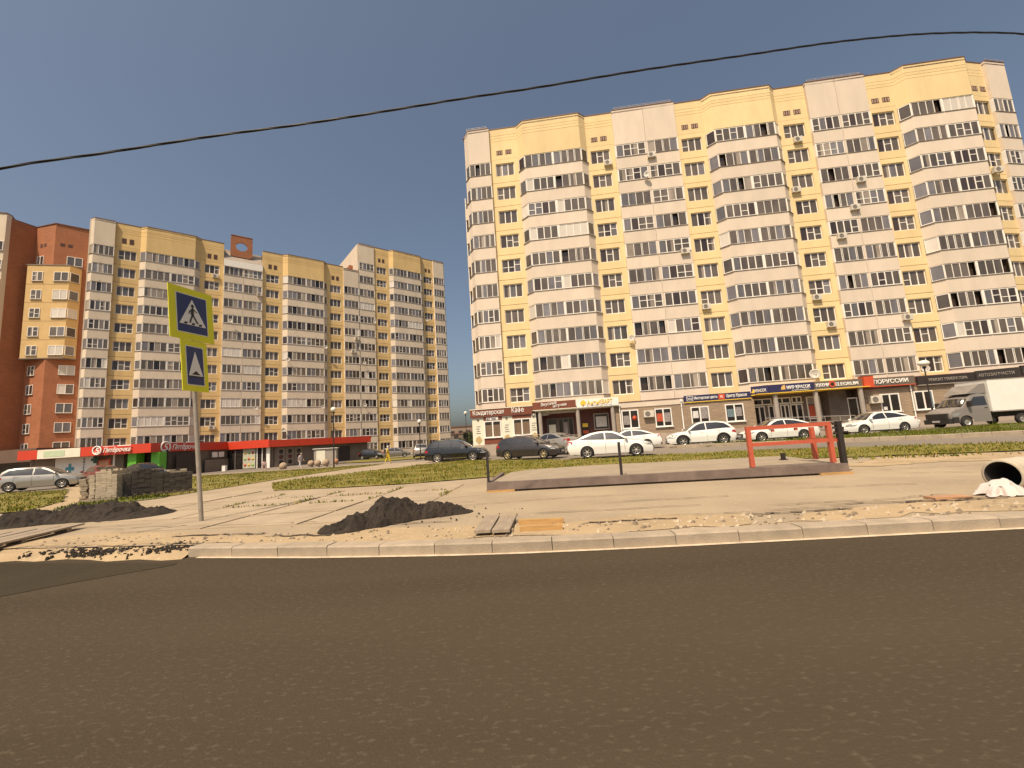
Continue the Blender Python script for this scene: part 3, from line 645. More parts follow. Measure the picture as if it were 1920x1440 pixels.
# ---- brick corner block at the far left
bB = thing('apartment_building', 'red brick apartment block with a yellow corner bay at the left edge', 'apartment building', (0, 0, 0))
P = [(-71.5, 57.4), (-70.8, 60.1), (-67.1, 59.4), (-64.7, 61.6), (-60.2, 65.6), (-68, 75), (-80, 72), (-84, 60), (-78.9, 49.5)]
b = MB(); b.prism([(-71.5, 57.4), (-70.8, 60.1), (-67.1, 59.4), (-60.5, 65.4), (-66, 74), (-82, 72)], -0.5, 38.0); b.build('wall', M_brick, bB)
b = MB(); b.prism([(-71.6, 57.3), (-70.8, 60.02), (-67.1, 59.28), (-60.4, 65.3), (-66, 74.1), (-82.1, 72.1)], 38.0, 38.12); b.build('roof_edge', M_cap, bB)
b = MB(); b.prism([(-70.6, 61.0), (-68.8, 60.8), (-68.6, 62.5), (-70.5, 63.0)], 38.1, 38.9); b.build('roof_house', M_cap, bB)
# near wing, its cream corner at the frame edge, its brick end wall in shade
b = MB(); b.prism([(-71.35, 56.7), (-71.5, 57.42), (-82, 71), (-110, 50), (-90, 36), (-72.6, 56.3)], -0.5, 38.4); b.build('wing_wall', M_cream2, bB)
b = MB(); b.prism([(-71.3, 56.6), (-71.45, 57.45), (-82, 71), (-110, 50), (-90, 35.9), (-72.6, 56.2)], 38.4, 38.52); b.build('wing_roof', M_cap, bB)
def wall_windows(root, A, B, rows, t0, w, n, h=1.45, off=0.0, style='pvc'):
    A = Vector(A); B = Vector(B); d = (B - A).normalized(); nn = Vector((d.y, -d.x)); a = math.atan2(d.y, d.x)
    for T in rows:
        q = A + d * t0 + nn * (0.075 + off); o = window(root, q.x, q.y, T, w, h, n, a, style)
rowsB = [33.2 - 2.8 * k for k in range(12)]
brick_rows = [rowsB[0]] + rowsB[6:11]
wall_windows(bB, (-67.1, 59.4), (-60.5, 65.4), brick_rows, 1.35, 1.7, 2)
wall_windows(bB, (-70.8, 60.1), (-67.1, 59.4), brick_rows, 0.6, 1.3, 2)
# yellow bay
bp = [(-70.15, 58.75), (-65.0, 59.85), (-64.75, 61.3), (-67.1, 59.42), (-70.8, 60.12)]
b = MB(); b.prism([(-70.15, 58.75), (-65.0, 59.85), (-64.75, 61.35), (-67, 62), (-70.75, 60.3)], 17.4, 31.4); b.build('bay_wall', mat('yellow_bay', (0.66, 0.45, 0.20), 0.85, 0.1, 0.6), bB)
b = MB(); b.prism([(-70.25, 58.65), (-64.93, 59.78), (-64.6, 61.4), (-67, 62), (-70.8, 60.35)], 31.4, 31.52); b.prism([(-70.2, 58.7), (-64.95, 59.8), (-64.65, 61.4), (-67, 62), (-70.8, 60.35)], 17.25, 17.4); b.build('bay_edge', M_ledge, bB)
for k in range(5): 
    b = PANPOOL.setdefault('bayjoint', MB().box(0, 5.25, -0.012, 0.01, 0, 0.05).mesh('joint', mat('joint_dark', (0.35, 0.22, 0.1), 0.9, 0.1))); obj('joint', b, bB, (-70.15, 58.75, rowsB[k + 1] - 1.95), math.atan2(1.1, 5.15))
rb = rowsB[1:6]
wall_windows(bB, (-70.15, 58.75), (-65.0, 59.85), rb, 0.7, 1.3, 2); wall_windows(bB, (-70.15, 58.75), (-65.0, 59.85), rb, 3.35, 1.85, 2); wall_windows(bB, (-65.0, 59.85), (-64.75, 61.35), rb, 0.05, 1.2, 1)
wall_windows(bB, (-72.6, 56.3), (-71.35, 56.7), [34.2 - 2.8 * k for k in range(12)], 0.05, 1.2, 2)
for q in ((-66.5, 59.95), (-65.9, 60.5)):
    MB().box(-0.25, 0.25, -0.02, 0.02, 0, 0.5).build('vent', M_gap, bB, (q[0], q[1], 34.6), math.radians(42))
for q in ((-69.6, 59.87), (-68.9, 59.74)): MB().box(-0.22, 0.22, -0.02, 0.02, 0, 0.55).build('vent', M_gap, bB, (q[0], q[1], 34.6), math.radians(-11))
LEFT_AC = [(13.7, 31.3, 0, 'air conditioner below the topmost window right of the first bay of the left block'), (20.0, 29.1, 0.3, 'air conditioner on the strip under the brick screen with a round hole'), (13.8, 6.3, 0, 'lowest air conditioner beside the sign pole, above the red fascia'),
           (36.6, 22.9, 0.25, 'upper air conditioner on the flat cream strip below the stepped roof'), (35.9, 20.3, 0.25, 'lower air conditioner on the flat cream strip below the stepped roof')]
LEFT_DISH = [(38.0, 18.1, 0.2, 'satellite dish low on the taller cream strip beside the step'), (24.5, 17.8, 0.6, 'satellite dish at the left of the second bay of the left block'), (30.8, 20.6, 0.4, 'satellite dish at the right edge of the second bay of the left block'),
             (40.2, 26.7, 0.2, 'satellite dish at the right edge of the taller cream strip, high up'), (52.0, 28.6, 0, 'satellite dish on the rightmost yellow strip of the left block'), (16.0, 23.8, 0.3, 'satellite dish in the middle of the strip under the brick screen'),
             (19.8, 9.3, 0.3, 'satellite dish low at the right of the strip under the brick screen'), (30.2, 9.4, 0.6, 'satellite dish low at the right of the second bay, by the globe lamp'), (38.0, 9.8, 0.2, 'lowest satellite dish of the taller cream strip'), (23.9, 5.5, 0.5, 'satellite dish right above the red fascia by the second bay')]
# ------------------------------------------------------------------ shops in the ground floor of the right-hand block (building coordinates)
def UR(u, v, z): # building -> world
    c, s = math.cos(AZR), math.sin(AZR); return (-2.0 + u * c + v * s, 43.57 + u * s - v * c, z)
V0 = 1.6
M_clad = brickmat('stone_cladding', (0.40, 0.29, 0.19), (0.31, 0.225, 0.15), (0.26, 0.19, 0.13), 0.5, 0.13, 0.02)
M_plinth = mat('plinth_tile', (0.42, 0.335, 0.26), 0.8, 0.15, 1.2, bump=0.1)
M_brown = mat('brown_sign', (0.20, 0.058, 0.028), 0.5, 0.12, 2)
M_offw = mat('offwhite_panel', (0.78, 0.74, 0.58), 0.6, 0.06, 2)
M_white = mat('white_paint', (0.85, 0.81, 0.74), 0.5, 0.05, 2)
M_letter = mat('letter_white', (0.88, 0.85, 0.78), 0.5, 0.03, 2)
M_drk = mat('dark_interior', (0.035, 0.022, 0.018), 0.5, 0.3, 1)
M_shopglass = mat('shop_glass', (0.03, 0.025, 0.022), 0.06, 0.4, 0.8, spec=0.7)
M_maroon = mat('maroon_wall', (0.11, 0.035, 0.028), 0.7, 0.2, 1)
M_col = mat('grey_column', (0.36, 0.31, 0.26), 0.7, 0.1, 2)
M_blue = mat('navy_sign', (0.030, 0.026, 0.085), 0.45, 0.08, 2)
M_grey = mat('grey_sign', (0.155, 0.12, 0.09), 0.5, 0.1, 2)
M_black = mat('black_sign', (0.035, 0.026, 0.022), 0.45, 0.1, 2)
M_yelp = mat('yellow_paint', (0.85, 0.56, 0.05), 0.5, 0.05, 2)
M_redp = mat('orange_red_paint', (0.62, 0.085, 0.03), 0.5, 0.08, 2)
M_steel = mat('galvanised_steel', (0.42, 0.38, 0.33), 0.45, 0.1, 4, metal=0.3)
def part(name, m, *boxes, parent=bR):
    b = MB()
    for x in boxes: b.box(*x)
    return b.build(name, m, parent)
# walls: y in building space is -v
part('shop_wall', M_clad, (12.35, 24.7, -V0, 0.3, 1.15, 3.78)); part('shop_wall', M_clad, (34.2, 55.5, -V0, 0.3, 1.15, 3.9))
part('shop_wall', M_offw, (-2.05, 4.35, -V0, 0.3, 1.1, 3.85))
part('plinth', M_plinth, (-2.15, 4.4, -V0 - 0.1, 0.3, -0.2, 1.1)); part('plinth', M_plinth, (12.3, 24.75, -V0 - 0.1, 0.3, -0.2, 1.15)); part('plinth', M_plinth, (34.1, 55.6, -V0 - 0.1, 0.3, -0.2, 1.15)); part('porch_floor', M_plinth, (4.4, 12.3, -V0 - 0.3, 0.3, -0.2, 1.0)); part('porch_floor', M_plinth, (24.75, 34.1, -V0 - 0.6, 0.3, -0.2, 1.05))
part('shop_band', M_cream, (12.35, 18.4, -V0 - 0.05, 0.3, 3.78, 4.3)); part('shop_band', M_clad, (18.4, 24.6, -V0 - 0.02, 0.3, 3.78, 3.9))
part('shop_roof', M_cap, (12.3, 18.45, -V0 - 0.1, 0.3, 4.3, 4.36)); part('shop_roof', M_cap, (-2.2, 4.0, -V0 - 0.05, 0.3, 4.62, 4.68)); part('shop_roof', M_cap, (34.0, 55.6, -V0 - 0.02, 0.3, 3.9, 4.8))
# entrances set back
part('entrance_wall', M_maroon, (4.4, 12.3, -0.1, 0.2, 1.0, 4.1)); part('entrance_side', M_drk, (4.36, 4.42, -V0 + 0.1, 0.2, 1.0, 4.1)); part('entrance_side', M_clad, (12.0, 12.34, -V0 + 0.1, 0.2, 1.0, 4.1))
part('canopy_soffit', M_offw, (4.3, 12.34, -V0 - 0.3, 0.3, 4.0, 4.08))
part('entrance_wall', M_grey, (24.75, 34.1, -0.1, 0.2, 1.05, 4.2)); part('canopy_soffit', M_yelp, (24.7, 34.2, -2.5, 0.3, 4.1, 4.16))
part('stone_pier', mat('dark_stone', (0.13, 0.105, 0.085), 0.85, 0.3, 1.5), (31.4, 33.0, -1.1, 0.2, 1.05, 4.1))
for u in (4.75, 8.42, 11.75): b = MB(); b.lathe([(0.19, 1.0), (0.19, 4.0)], 14, c=(u, -V0 - 0.05, 0)); b.build('column', M_col, bR)
for u in (26.3, 29.75, 33.5): b = MB(); b.lathe([(0.2, 1.05), (0.2, 4.1)], 14, c=(u, -2.2, 0)); b.build('column', M_col, bR)
def shop_window(u0, u1, z0, z1, n=2, v=V0, fr=0.1, parent=bR, m=M_white, name='shop_window', posters=()):
    f = MB(); w_ = u1 - u0; h_ = z1 - z0
    f.box(0, w_, -0.05, 0.04, 0, fr); f.box(0, w_, -0.05, 0.04, h_ - fr, h_); f.box(0, fr, -0.05, 0.04, fr, h_ - fr); f.box(w_ - fr, w_, -0.05, 0.04, fr, h_ - fr)
    for i in range(1, n): x = w_ * i / n; f.box(x - 0.06, x + 0.06, -0.048, 0.038, fr, h_ - fr)
    f.box(-0.06, w_ + 0.06, -0.16, -0.051, -0.04, 0.03)
    o = f.build(name, m, parent, (u0, -v, z0))
    p = MB(); p.box(fr, w_ - fr, -0.018, -0.006, fr, h_ - fr); p.build('pane', M_shopglass, o)
    for (a, c, za, zb, mm) in posters:
        MB().box(a * w_, c * w_, -0.032, -0.022, za * h_, zb * h_).build('poster', mm, o)
    return o
PG = mat('poster_grey', (0.32, 0.28, 0.26), 0.6, 0.45, 9); PR = mat('poster_red', (0.55, 0.10, 0.04), 0.6, 0.35, 7); PW = mat('poster_white', (0.7, 0.66, 0.62), 0.6, 0.25, 8); PC = mat('curtain_fabric', (0.20, 0.13, 0.08), 0.85, 0.35, 6, stretch=(4, 1, 0.1)); PB = mat('poster_teal', (0.16, 0.22, 0.24), 0.6, 0.4, 5)
shop_window(-0.85, 0.85, 1.75, 3.42, posters=((0.08, 0.46, 0.08, 0.75, PC), (0.54, 0.93, 0.08, 0.75, PC)))
shop_window(2.05, 3.78, 1.8, 3.45, posters=((0.08, 0.46, 0.08, 0.75, PC), (0.54, 0.93, 0.08, 0.8, PC)))
shop_window(12.55, 14.15, 1.76, 3.55, posters=((0.1, 0.44, 0.22, 0.7, PG),))
shop_window(15.65, 17.2, 1.74, 3.5, posters=((0.1, 0.45, 0.3, 0.72, PR), (0.56, 0.9, 0.25, 0.75, PG)))
shop_window(18.95, 20.6, 1.78, 3.42, posters=((0.1, 0.4, 0.35, 0.75, PW), (0.54, 0.92, 0.3, 0.97, PG)))
shop_window(22.05, 23.7, 1.78, 3.45, posters=((0.1, 0.46, 0.28, 0.72, PB), (0.56, 0.88, 0.3, 0.8, PG)))
shop_window(35.4, 37.0, 1.75, 3.4, posters=((0.12, 0.3, 0.12, 0.3, PW),)); shop_window(38.2, 39.75, 1.75, 3.45, posters=((0.5, 0.56, 0.1, 0.95, PR), (0.8, 0.95, 0.1, 0.9, PB))); shop_window(41.4, 42.7, 1.75, 3.5)
# brown apron panels, posters on cream columns
part('apron_panel', M_brown, (-0.9, 0.95, -V0 - 0.04, -V0 + 0.02, 1.12, 1.68)); part('apron_panel', M_brown, (2.0, 3.85, -V0 - 0.04, -V0 + 0.02, 1.12, 1.72)); part('lintel_panel', M_brown, (-0.9, 0.95, -V0 - 0.04, -V0 + 0.02, 3.46, 3.84)); part('lintel_panel', M_brown, (2.0, 3.85, -V0 - 0.04, -V0 + 0.02, 3.48, 3.84))
for u, d_ in ((-1.45, 0), (1.42, 1), (4.1, 2)):
    m_ = mat('flower_print', (0.34, 0.33, 0.12), 0.7, 0.5, 7, col2=(0.55, 0.30, 0.16))
    b = MB(); k = 0.34; b.add([(u - k, -V0 - 0.03, 1.55), (u, -V0 - 0.03, 1.15), (u + k, -V0 - 0.03, 1.55), (u + 0.1, -V0 - 0.03, 2.0), (u - k * 0.7, -V0 - 0.03, 1.85)], [(0, 1, 2, 3, 4)]); b.build('flower_decal', m_, bR)
    for q in range(4): part('printed_line', M_grey, (u - 0.24 + 0.06 * (q % 2), u + 0.22 - 0.05 * (q % 3), -V0 - 0.035, -V0 - 0.01, 2.25 + q * 0.22, 2.28 + q * 0.22))
    b = MB(); b.lathe([(0.001, 0), (0.11, 0), (0.11, -0.03)], 12, axis='y', c=(u, -V0 - 0.01, 3.55)); b.build('round_print', M_grey, bR)
# doors of the first porch
shop_window(5.3, 6.4, 1.05, 3.3, 1, v=0.14, name='glazed_door', m=M_grey, posters=((0.18, 0.82, 0.12, 0.72, M_offw),)); shop_window(6.45, 8.0, 1.05, 3.3, 3, v=0.14, name='glazed_door', m=M_grey, posters=((0.35, 0.6, 0.2, 0.8, PG),))
shop_window(10.0, 11.5, 1.9, 3.5, 1, v=0.14, name='notice_board', m=M_col, posters=((0.15, 0.85, 0.15, 0.8, PW),)); shop_window(8.75, 9.5, 1.1, 2.7, 1, v=0.14, name='notice_board', m=M_drk, posters=((0.1, 0.9, 0.7, 0.95, M_yelp), (0.1, 0.9, 0.3, 0.5, PR)))
for a, c in ((25.2, 26.2), (26.5, 27.5), (27.6, 28.4), (28.5, 29.6)): shop_window(a, c, 1.1, 3.1, 2, v=0.14, name='glazed_door', m=M_white)
for a, c in ((25.2, 26.9), (27.1, 28.6), (28.7, 29.6)): shop_window(a, c, 3.2, 3.8, 2, v=0.14, name='transom', m=M_white)
shop_window(30.0, 31.2, 1.6, 3.7, 1, v=0.14, name='notice_board', m=M_white, posters=((0.1, 0.92, 0.05, 0.6, PR), (0.1, 0.9, 0.65, 0.95, PG)))
shop_window(33.0, 33.9, 1.1, 3.3, 1, v=1.0, name='glazed_door', m=M_white)
# ramp railings
def railing(u0, u1, z0, z1, v, nm, lab):
    r = thing(nm, lab, 'railing', UR(u0, v, 0), AZR, 'ramp railings in front of the shops')
    L = u1 - u0
    for h in (0.45, 0.9): b = MB(); b.tube([(0, 0, z0 + h), (L, 0, z1 + h)], 0.03, 6); b.build('handrail', M_steel, r)
    n_ = int(L / 1.2)
    for i in range(n_ + 1): x = L * i / n_; z = z0 + (z1 - z0) * i / n_; b = MB(); b.tube([(x, 0, z - 0.6), (x, 0, z + 0.9)], 0.025, 6); b.build('post', M_steel, r)
railing(2.4, 8.4, 1.0, 0.55, V0 + 0.9, 'ramp_railing', 'grey tube railing along the ramp by the brown confectionery entrance')
railing(24.9, 32.3, 1.0, 0.75, V0 + 1.3, 'ramp_railing', 'grey tube railing along the ramp under the navy paint shop canopy')

# signs
def sign(u0, v0, u1, v1, z0, z1, m, label, th=0.14, back=None, edge=None, shape=None):
    a = math.atan2(-(v1 - v0), u1 - u0); L = math.hypot(u1 - u0, v1 - v0)
    r = thing('shop_sign', label, 'sign', UR(u0, v0, 0), AZR + a)
    MB().box(0, L, 0, th, z0, z1).build('board', m, r)
    if edge: MB().box(-0.01, L + 0.01, -0.02, th, z0 - 0.07, z0 - 0.003).build('trim', edge, r)
    return r, L
s, L = sign(-2.2, V0 + 0.12, 4.02, V0 + 0.12, 3.86, 4.58, M_brown, 'brown confectionery cafe sign at the left corner of the shop row', edge=M_maroon)
text('Кондитерская', 0.62, M_letter, s, (0.3, -0.03, 4.06), fit=3.1, bold=0.003, extrude=0.03); text('Кафе', 0.7, M_letter, s, (4.2, -0.03, 4.08), fit=1.2, bold=0.003, extrude=0.03)
MB().box(-0.04, L + 0.04, -0.04, 0.2, 4.585, 4.66).build('top_trim', M_offw, s)
s, L = sign(4.08, V0 + 0.35, 8.3, V0 + 0.35, 4.14, 4.88, M_brown, 'brown sign in slanted white script above the second shop entrance', edge=M_offw)
o = text('Вкусные', 0.42, M_letter, s, (0.85, -0.03, 4.46), fit=1.55, bold=0.003, shear=0.2, extrude=0.03); o.rotation_euler.y = -0.1
o = text('штучки', 0.40, M_letter, s, (2.0, -0.03, 4.28), fit=1.35, bold=0.003, shear=0.2, extrude=0.03); o.rotation_euler.y = -0.1
s, L = sign(4.7, V0 - 0.1, 8.2, V0 - 0.1, 3.7, 4.0, mat('faded_lettering', (0.38, 0.32, 0.22), 0.7, 0.4, 4), 'faded cream letter strip under the brown script sign')
MB().box(0.1, 0.9, -0.03, 0.1, 3.58, 3.72).build('letter_blob', MATS['faded_lettering'], s); MB().box(1.7, 2.5, -0.03, 0.1, 4.0, 4.08).build('letter_blob', MATS['faded_lettering'], s)
s, L = sign(8.36, V0 + 0.35, 12.35, V0 + 0.35, 4.08, 4.86, M_white, 'white sign with yellow letters and a small yellow tree')
text('Анти', 0.55, M_yelp, s, (1.0, -0.03, 4.30), fit=1.1, bold=0.003); text('КВАРТ', 0.55, M_yelp, s, (2.15, -0.03, 4.34), fit=1.25, bold=0.006)
b = MB(); b.add([(0.42, -0.02, 4.32), (0.6, -0.02, 4.24), (0.86, -0.02, 4.34), (0.92, -0.02, 4.55), (0.72, -0.02, 4.78), (0.5, -0.02, 4.72), (0.36, -0.02, 4.5)], [tuple(range(7))]); b.add([(0.6, -0.022, 4.14), (0.66, -0.022, 4.14), (0.66, -0.022, 4.4), (0.6, -0.022, 4.4)], [(0, 1, 2, 3)], 1); b.build('tree_emblem', [M_yelp, M_brown], s)
for i in range(6): MB().box(0.95 + i * 0.42, 1.25 + i * 0.42, -0.015, 0, 4.17, 4.2).build('small_print', M_grey, s)
s, L = sign(18.47, V0 + 0.1, 24.45, V0 + 0.1, 3.9, 4.5, M_blue, 'long navy sign in white with a red square above the tan stone wall', edge=M_yelp)
MB().box(0.22, 0.78, -0.02, 0.0, 3.97, 4.42).build('logo_square', M_letter, s); MB().box(0.26, 0.74, -0.03, -0.02, 4.01, 4.38).build('logo_inner', M_blue, s); text('мц', 0.3, M_letter, s, (0.32, -0.035, 4.1), fit=0.36)
text('Мастерская цвета', 0.36, M_letter, s, (0.88, -0.02, 4.1), fit=2.1, bold=0.003); MB().box(3.1, 3.66, -0.03, 0.0, 3.95, 4.44).build('logo_square', M_redp, s); text('ц', 0.36, M_letter, s, (3.26, -0.035, 4.12), fit=0.2, bold=0.004)
text('Центр Красок', 0.4, M_letter, s, (3.8, -0.02, 4.1), fit=1.85, bold=0.004)
s, L = sign(24.5, V0 + 0.14, 25.68, 2.55, 4.15, 4.9, M_blue, 'short angled navy sign at the corner of the paint shop canopy', edge=M_yelp)
text('КРАСОК', 0.36, M_letter, s, (0.3, -0.02, 4.35), fit=0.95, bold=0.003); b = MB(); b.add([(0.05, -0.02, 4.3), (0.27, -0.02, 4.3), (0.27, -0.02, 4.65), (0.18, -0.02, 4.65)], [(0, 1, 2, 3)]); b.build('emblem', M_yelp, s)
s, L = sign(25.72, 2.55, 29.55, 2.55, 4.15, 4.88, M_blue, 'navy canopy sign with bold white capitals and a gold shell emblem', edge=M_yelp)
text('МИР КРАСОК', 0.42, M_letter, s, (1.5, -0.03, 4.38), fit=2.0, bold=0.003, extrude=0.03); b = MB(); b.add([(1.0, -0.02, 4.38), (1.38, -0.02, 4.38), (1.38, -0.02, 4.82), (1.2, -0.02, 4.76), (1.05, -0.02, 4.6)], [tuple(range(5))]); b.build('emblem', mat('gold_paint', (0.75, 0.47, 0.16), 0.4, 0.15, 3), s); text('материалы для ремонта', 0.12, M_letter, s, (1.9, -0.03, 4.22), fit=1.5)
s, L = sign(29.62, 2.5, 33.72, 2.3, 4.22, 4.88, M_grey, 'grey sign in white capitals with a red hexagon emblem', edge=M_col)
text('КУХНИ', 0.42, M_letter, s, (0.12, -0.03, 4.38), fit=1.15, bold=0.003, extrude=0.03); text('ELEGRUM', 0.42, M_letter, s, (1.78, -0.03, 4.38), fit=1.95, bold=0.003, extrude=0.03)
b = MB(); b.lathe([(0.001, 0), (0.31, 0), (0.31, 0.04)], 6, axis='y', c=(1.5, -0.07, 4.56), smooth=False); b.lathe([(0.001, -0.01), (0.17, -0.01), (0.17, 0.03)], 6, mi=1, axis='y', c=(1.5, -0.075, 4.56), smooth=False); b.build('hexagon_emblem', [M_redp, M_black], s)
r = thing('sign_box', 'orange red box mounted between the grey sign and the black sign', 'sign box', UR(33.82, 2.4, 0), AZR); MB().box(0, 0.8, 0, 0.7, 4.05, 5.05).build('panel', M_redp, r); MB().box(-0.02, 0.82, -0.02, 0.72, 5.05, 5.09).build('lid', M_cap, r)
s, L = sign(34.7, 1.95, 38.25, 1.95, 4.12, 4.85, M_grey, 'dark grey sign in wide capitals right of the orange red box', edge=M_redp); text('ЛОРУССИИ', 0.5, M_letter, s, (0.1, -0.03, 4.32), fit=2.9, bold=0.003, extrude=0.03)
s, L = sign(38.55, 1.85, 43.2, 1.85, 3.98, 4.72, M_black, 'black sign with thin grey capitals behind the globe lamp post', edge=M_col); text('РЕМОНТ ГЕНЕРАТОРА', 0.36, mat('letter_grey', (0.3, 0.26, 0.22), 0.6, 0.05, 2), s, (0.9, -0.03, 4.22), fit=3.1, bold=0.004)
s, L = sign(43.25, 1.85, 45.8, 2.9, 4.05, 4.85, M_black, 'angled black sign in small grey capitals above the truck', edge=M_maroon); text('АВТОЗАПЧАСТИ', 0.36, MATS['letter_grey'], s, (0.15, -0.03, 4.3), fit=2.2, bold=0.003)
s, L = sign(45.84, 2.92, 54, 2.92, 4.1, 4.95, M_black, 'black sign in large white capitals at the right edge above the truck', edge=M_maroon); text('АВТОСЕРВИС', 0.62, M_letter, s, (0.1, -0.03, 4.35), fit=6.0, bold=0.006, extrude=0.03)
part('porch_roof', M_black, (43.3, 54.2, -2.85, 0.3, 4.0, 4.04)); part('porch_wall', mat('ochre_wall', (0.22, 0.13, 0.06), 0.8, 0.3, 1), (43.4, 54.2, -V0 - 0.02, -V0 + 0.1, 1.2, 3.9))
r = thing('address_plate', 'small white address plate with the house number above the first cafe window', 'plate', UR(-0.6, V0 + 0.08, 0), AZR); MB().box(0, 0.3, 0, 0.03, 3.5, 3.78).build('plate', M_white, r); MB().box(0.36, 1.2, 0, 0.03, 3.5, 3.78).build('plate', M_white, r); text('62', 0.2, M_blue, r, (0.04, -0.02, 3.56)); text('Мира', 0.17, M_blue, r, (0.5, -0.02, 3.57))
s = thing('round_sticker', 'orange round sticker on the black pane of the first stone wall shop window', 'sticker', UR(13.75, V0 + 0.05, 2.75), AZR); b = MB(); b.lathe([(0.001, 0), (0.16, 0), (0.16, 0.02)], 16, axis='y'); b.build('disc', M_redp, s); b = MB(); b.lathe([(0.2, 0), (0.23, 0), (0.23, 0.02), (0.2, 0.02)], 20, axis='y'); b.build('ring', M_redp, s)

# downpipes
def downpipe(u, z0, z1, lab, v=V0):
    r = thing('downpipe', lab, 'downpipe', UR(u, v + 0.1, 0), AZR)
    b = MB(); b.tube([(0, 0, z1), (0, 0, z0 + 0.25), (0.12, -0.18, z0)], 0.055, 8); b.build('pipe', M_white, r)
    MB().box(-0.1, 0.1, -0.1, 0.1, z1, z1 + 0.22).build('hopper', M_white, r)
    for z in (z0 + 0.9, z1 - 0.6): MB().box(-0.08, 0.08, -0.05, 0.1, z, z + 0.05).build('bracket', M_ledge, r)
downpipe(12.42, 0.6, 3.95, 'white downpipe beside the white and yellow sign'); downpipe(18.15, 0.45, 4.0, 'white downpipe left of the long navy sign'); downpipe(38.0, 0.75, 4.05, 'white downpipe right of the AC unit and the dark grey sign')

# ------------------------------------------------------------------ air conditioners and satellite dishes
def ac_proto(lab, cat='air conditioner', s=1.0, group='air conditioners on the facades'):
    r = thing('air_conditioner', lab, cat, (0, 0, 0), 0, group)
    MB().box(-0.4 * s, 0.4 * s, -0.32 * s, 0, -0.28 * s, 0.28 * s).build('case', mat('ac_white', (0.66, 0.60, 0.50), 0.5, 0.12, 3), r)
    b = MB(); b.lathe([(0.001, -0.006), (0.05, -0.006), (0.05, -0.012), (0.07, -0.008), (0.17, -0.008), (0.2, -0.014), (0.21, -0.001)], 18, axis='y', c=(-0.1 * s, -0.325 * s, 0)); b.build('fan_grille', mat('ac_grille', (0.2, 0.17, 0.14), 0.6, 0.2, 9), r)
    for q in (-0.28, 0.28): b = MB(); b.box(q - 0.02, q + 0.02, -0.3, 0.12, -0.31 * s, -0.285 * s); b.box(q - 0.02, q + 0.02, 0.08, 0.12, -0.6 * s, -0.31 * s); b.build('bracket', M_ledge, r)
    return r
def dish_proto(lab):
    r = thing('satellite_dish', lab, 'satellite dish', (0, 0, 0), 0, 'satellite dishes on the facades')
    b = MB(); b.lathe([(0.001, 0.10), (0.12, 0.085), (0.25, 0.045), (0.33, 0.0), (0.335, 0.012), (0.25, 0.06), (0.001, 0.115)], 20, axis='y', c=(0, -0.5, 0)); b.build('reflector', mat('dish_white', (0.62, 0.57, 0.49), 0.5, 0.1, 3), r)
    b = MB(); b.tube([(0, -0.42, -0.05), (0, 0, -0.12)], 0.025, 6); b.build('bracket', M_ledge, r)
    b = MB(); b.tube([(0, -0.5, -0.33), (0, -0.85, -0.12)], 0.012, 5); b.tube([(0, -0.85, -0.12), (0, -0.92, -0.08)], 0.04, 8); b.build('feed_arm', M_ledge, r)
    return r
acp = ac_proto('x'); dp = dish_proto('x'); used = {}
def put(proto, root_loc, az, lab, key, yaw=0.0, sc=1.0):
    if key not in used: used[key] = 1; o = proto
    else: o = copy_tree(proto, None, TREE[key])
    o.location = root_loc; o.rotation_euler = (0, 0, az + yaw); o.scale = (sc, sc, sc); o['label'] = lab; return o
def treeof(r):
    t = {}
    def rec(o):
        for c in bpy.data.objects:
            if c.parent == o: t.setdefault(o, []).append(c); rec(c)
    rec(r); return t
TREE = {'ac': treeof(acp), 'dish': treeof(dp)}
def ULw(u, v, z):
    c, s = math.cos(AZL), math.sin(AZL); return (-58.7 + u * c + v * s, 58.1 + u * s - v * c, z)
for u, z, v, lab in ((13.9, 30.2, 0.0, 'air conditioner under the topmost window of the second yellow strip'), (18.4, 30.25, 0.3, 'air conditioner between the topmost loggias of the first flat cream strip'),
                     (20.6, 19.3, 0.3, 'air conditioner at the right edge of the first flat cream strip, halfway up'), (22.06, 13.4, 0.0, 'air conditioner low on the third yellow strip'),
                     (33.03, 30.0, 0.0, 'topmost air conditioner on the fourth yellow strip'), (32.1, 24.6, 0.0, 'air conditioner at the left of the fourth yellow strip, third window row'),
                     (38.0, 24.7, 0.3, 'air conditioner in the middle of the second flat cream strip, third row'), (37.0, 21.9, 0.3, 'white air conditioner box under the blinded loggia of the second flat cream strip'),
                     (35.36, 19.1, 0.3, 'air conditioner at the left of the second flat cream strip, fifth row'), (32.4, 13.3, 0.0, 'air conditioner under the seventh window of the fourth yellow strip'),
                     (33.3, 10.5, 0.0, 'lowest air conditioner on the fourth yellow strip'), (39.8, 10.5, 0.3, 'air conditioner right below the lower loggias of the second flat cream strip'), (50.3, 24.2, 0.0, 'air conditioner under the third window of the rightmost yellow strip')):
    put(acp, UR(u, v, z), AZR, 'white ' + lab if not lab.startswith('white') else lab, 'ac')
put(acp, UR(15.05, V0, 3.05), AZR, 'large air conditioner on the tan stone wall between two shop windows', 'ac', sc=1.15)
put(acp, UR(34.9, V0, 2.95), AZR, 'large air conditioner on the tan stone wall under the dark grey sign', 'ac', sc=1.2)
for u, z, v, lab in ((17.8, 28.0, 0.3, 'white satellite dish at the seam of the first flat cream strip, second row'), (14.6, 10.8, 0.0, 'white satellite dish low between the second yellow strip and the cream strip'),
                     (30.6, 5.7, 0.9, 'large white satellite dish just above the grey shop sign'), (40.5, 5.5, 0.2, 'white satellite dish behind the globe lamp above the black sign')):
    put(dp, UR(u, v, z), AZR, lab, 'dish', yaw=-0.35, sc=1.35 if 'large' in lab else 1.0)
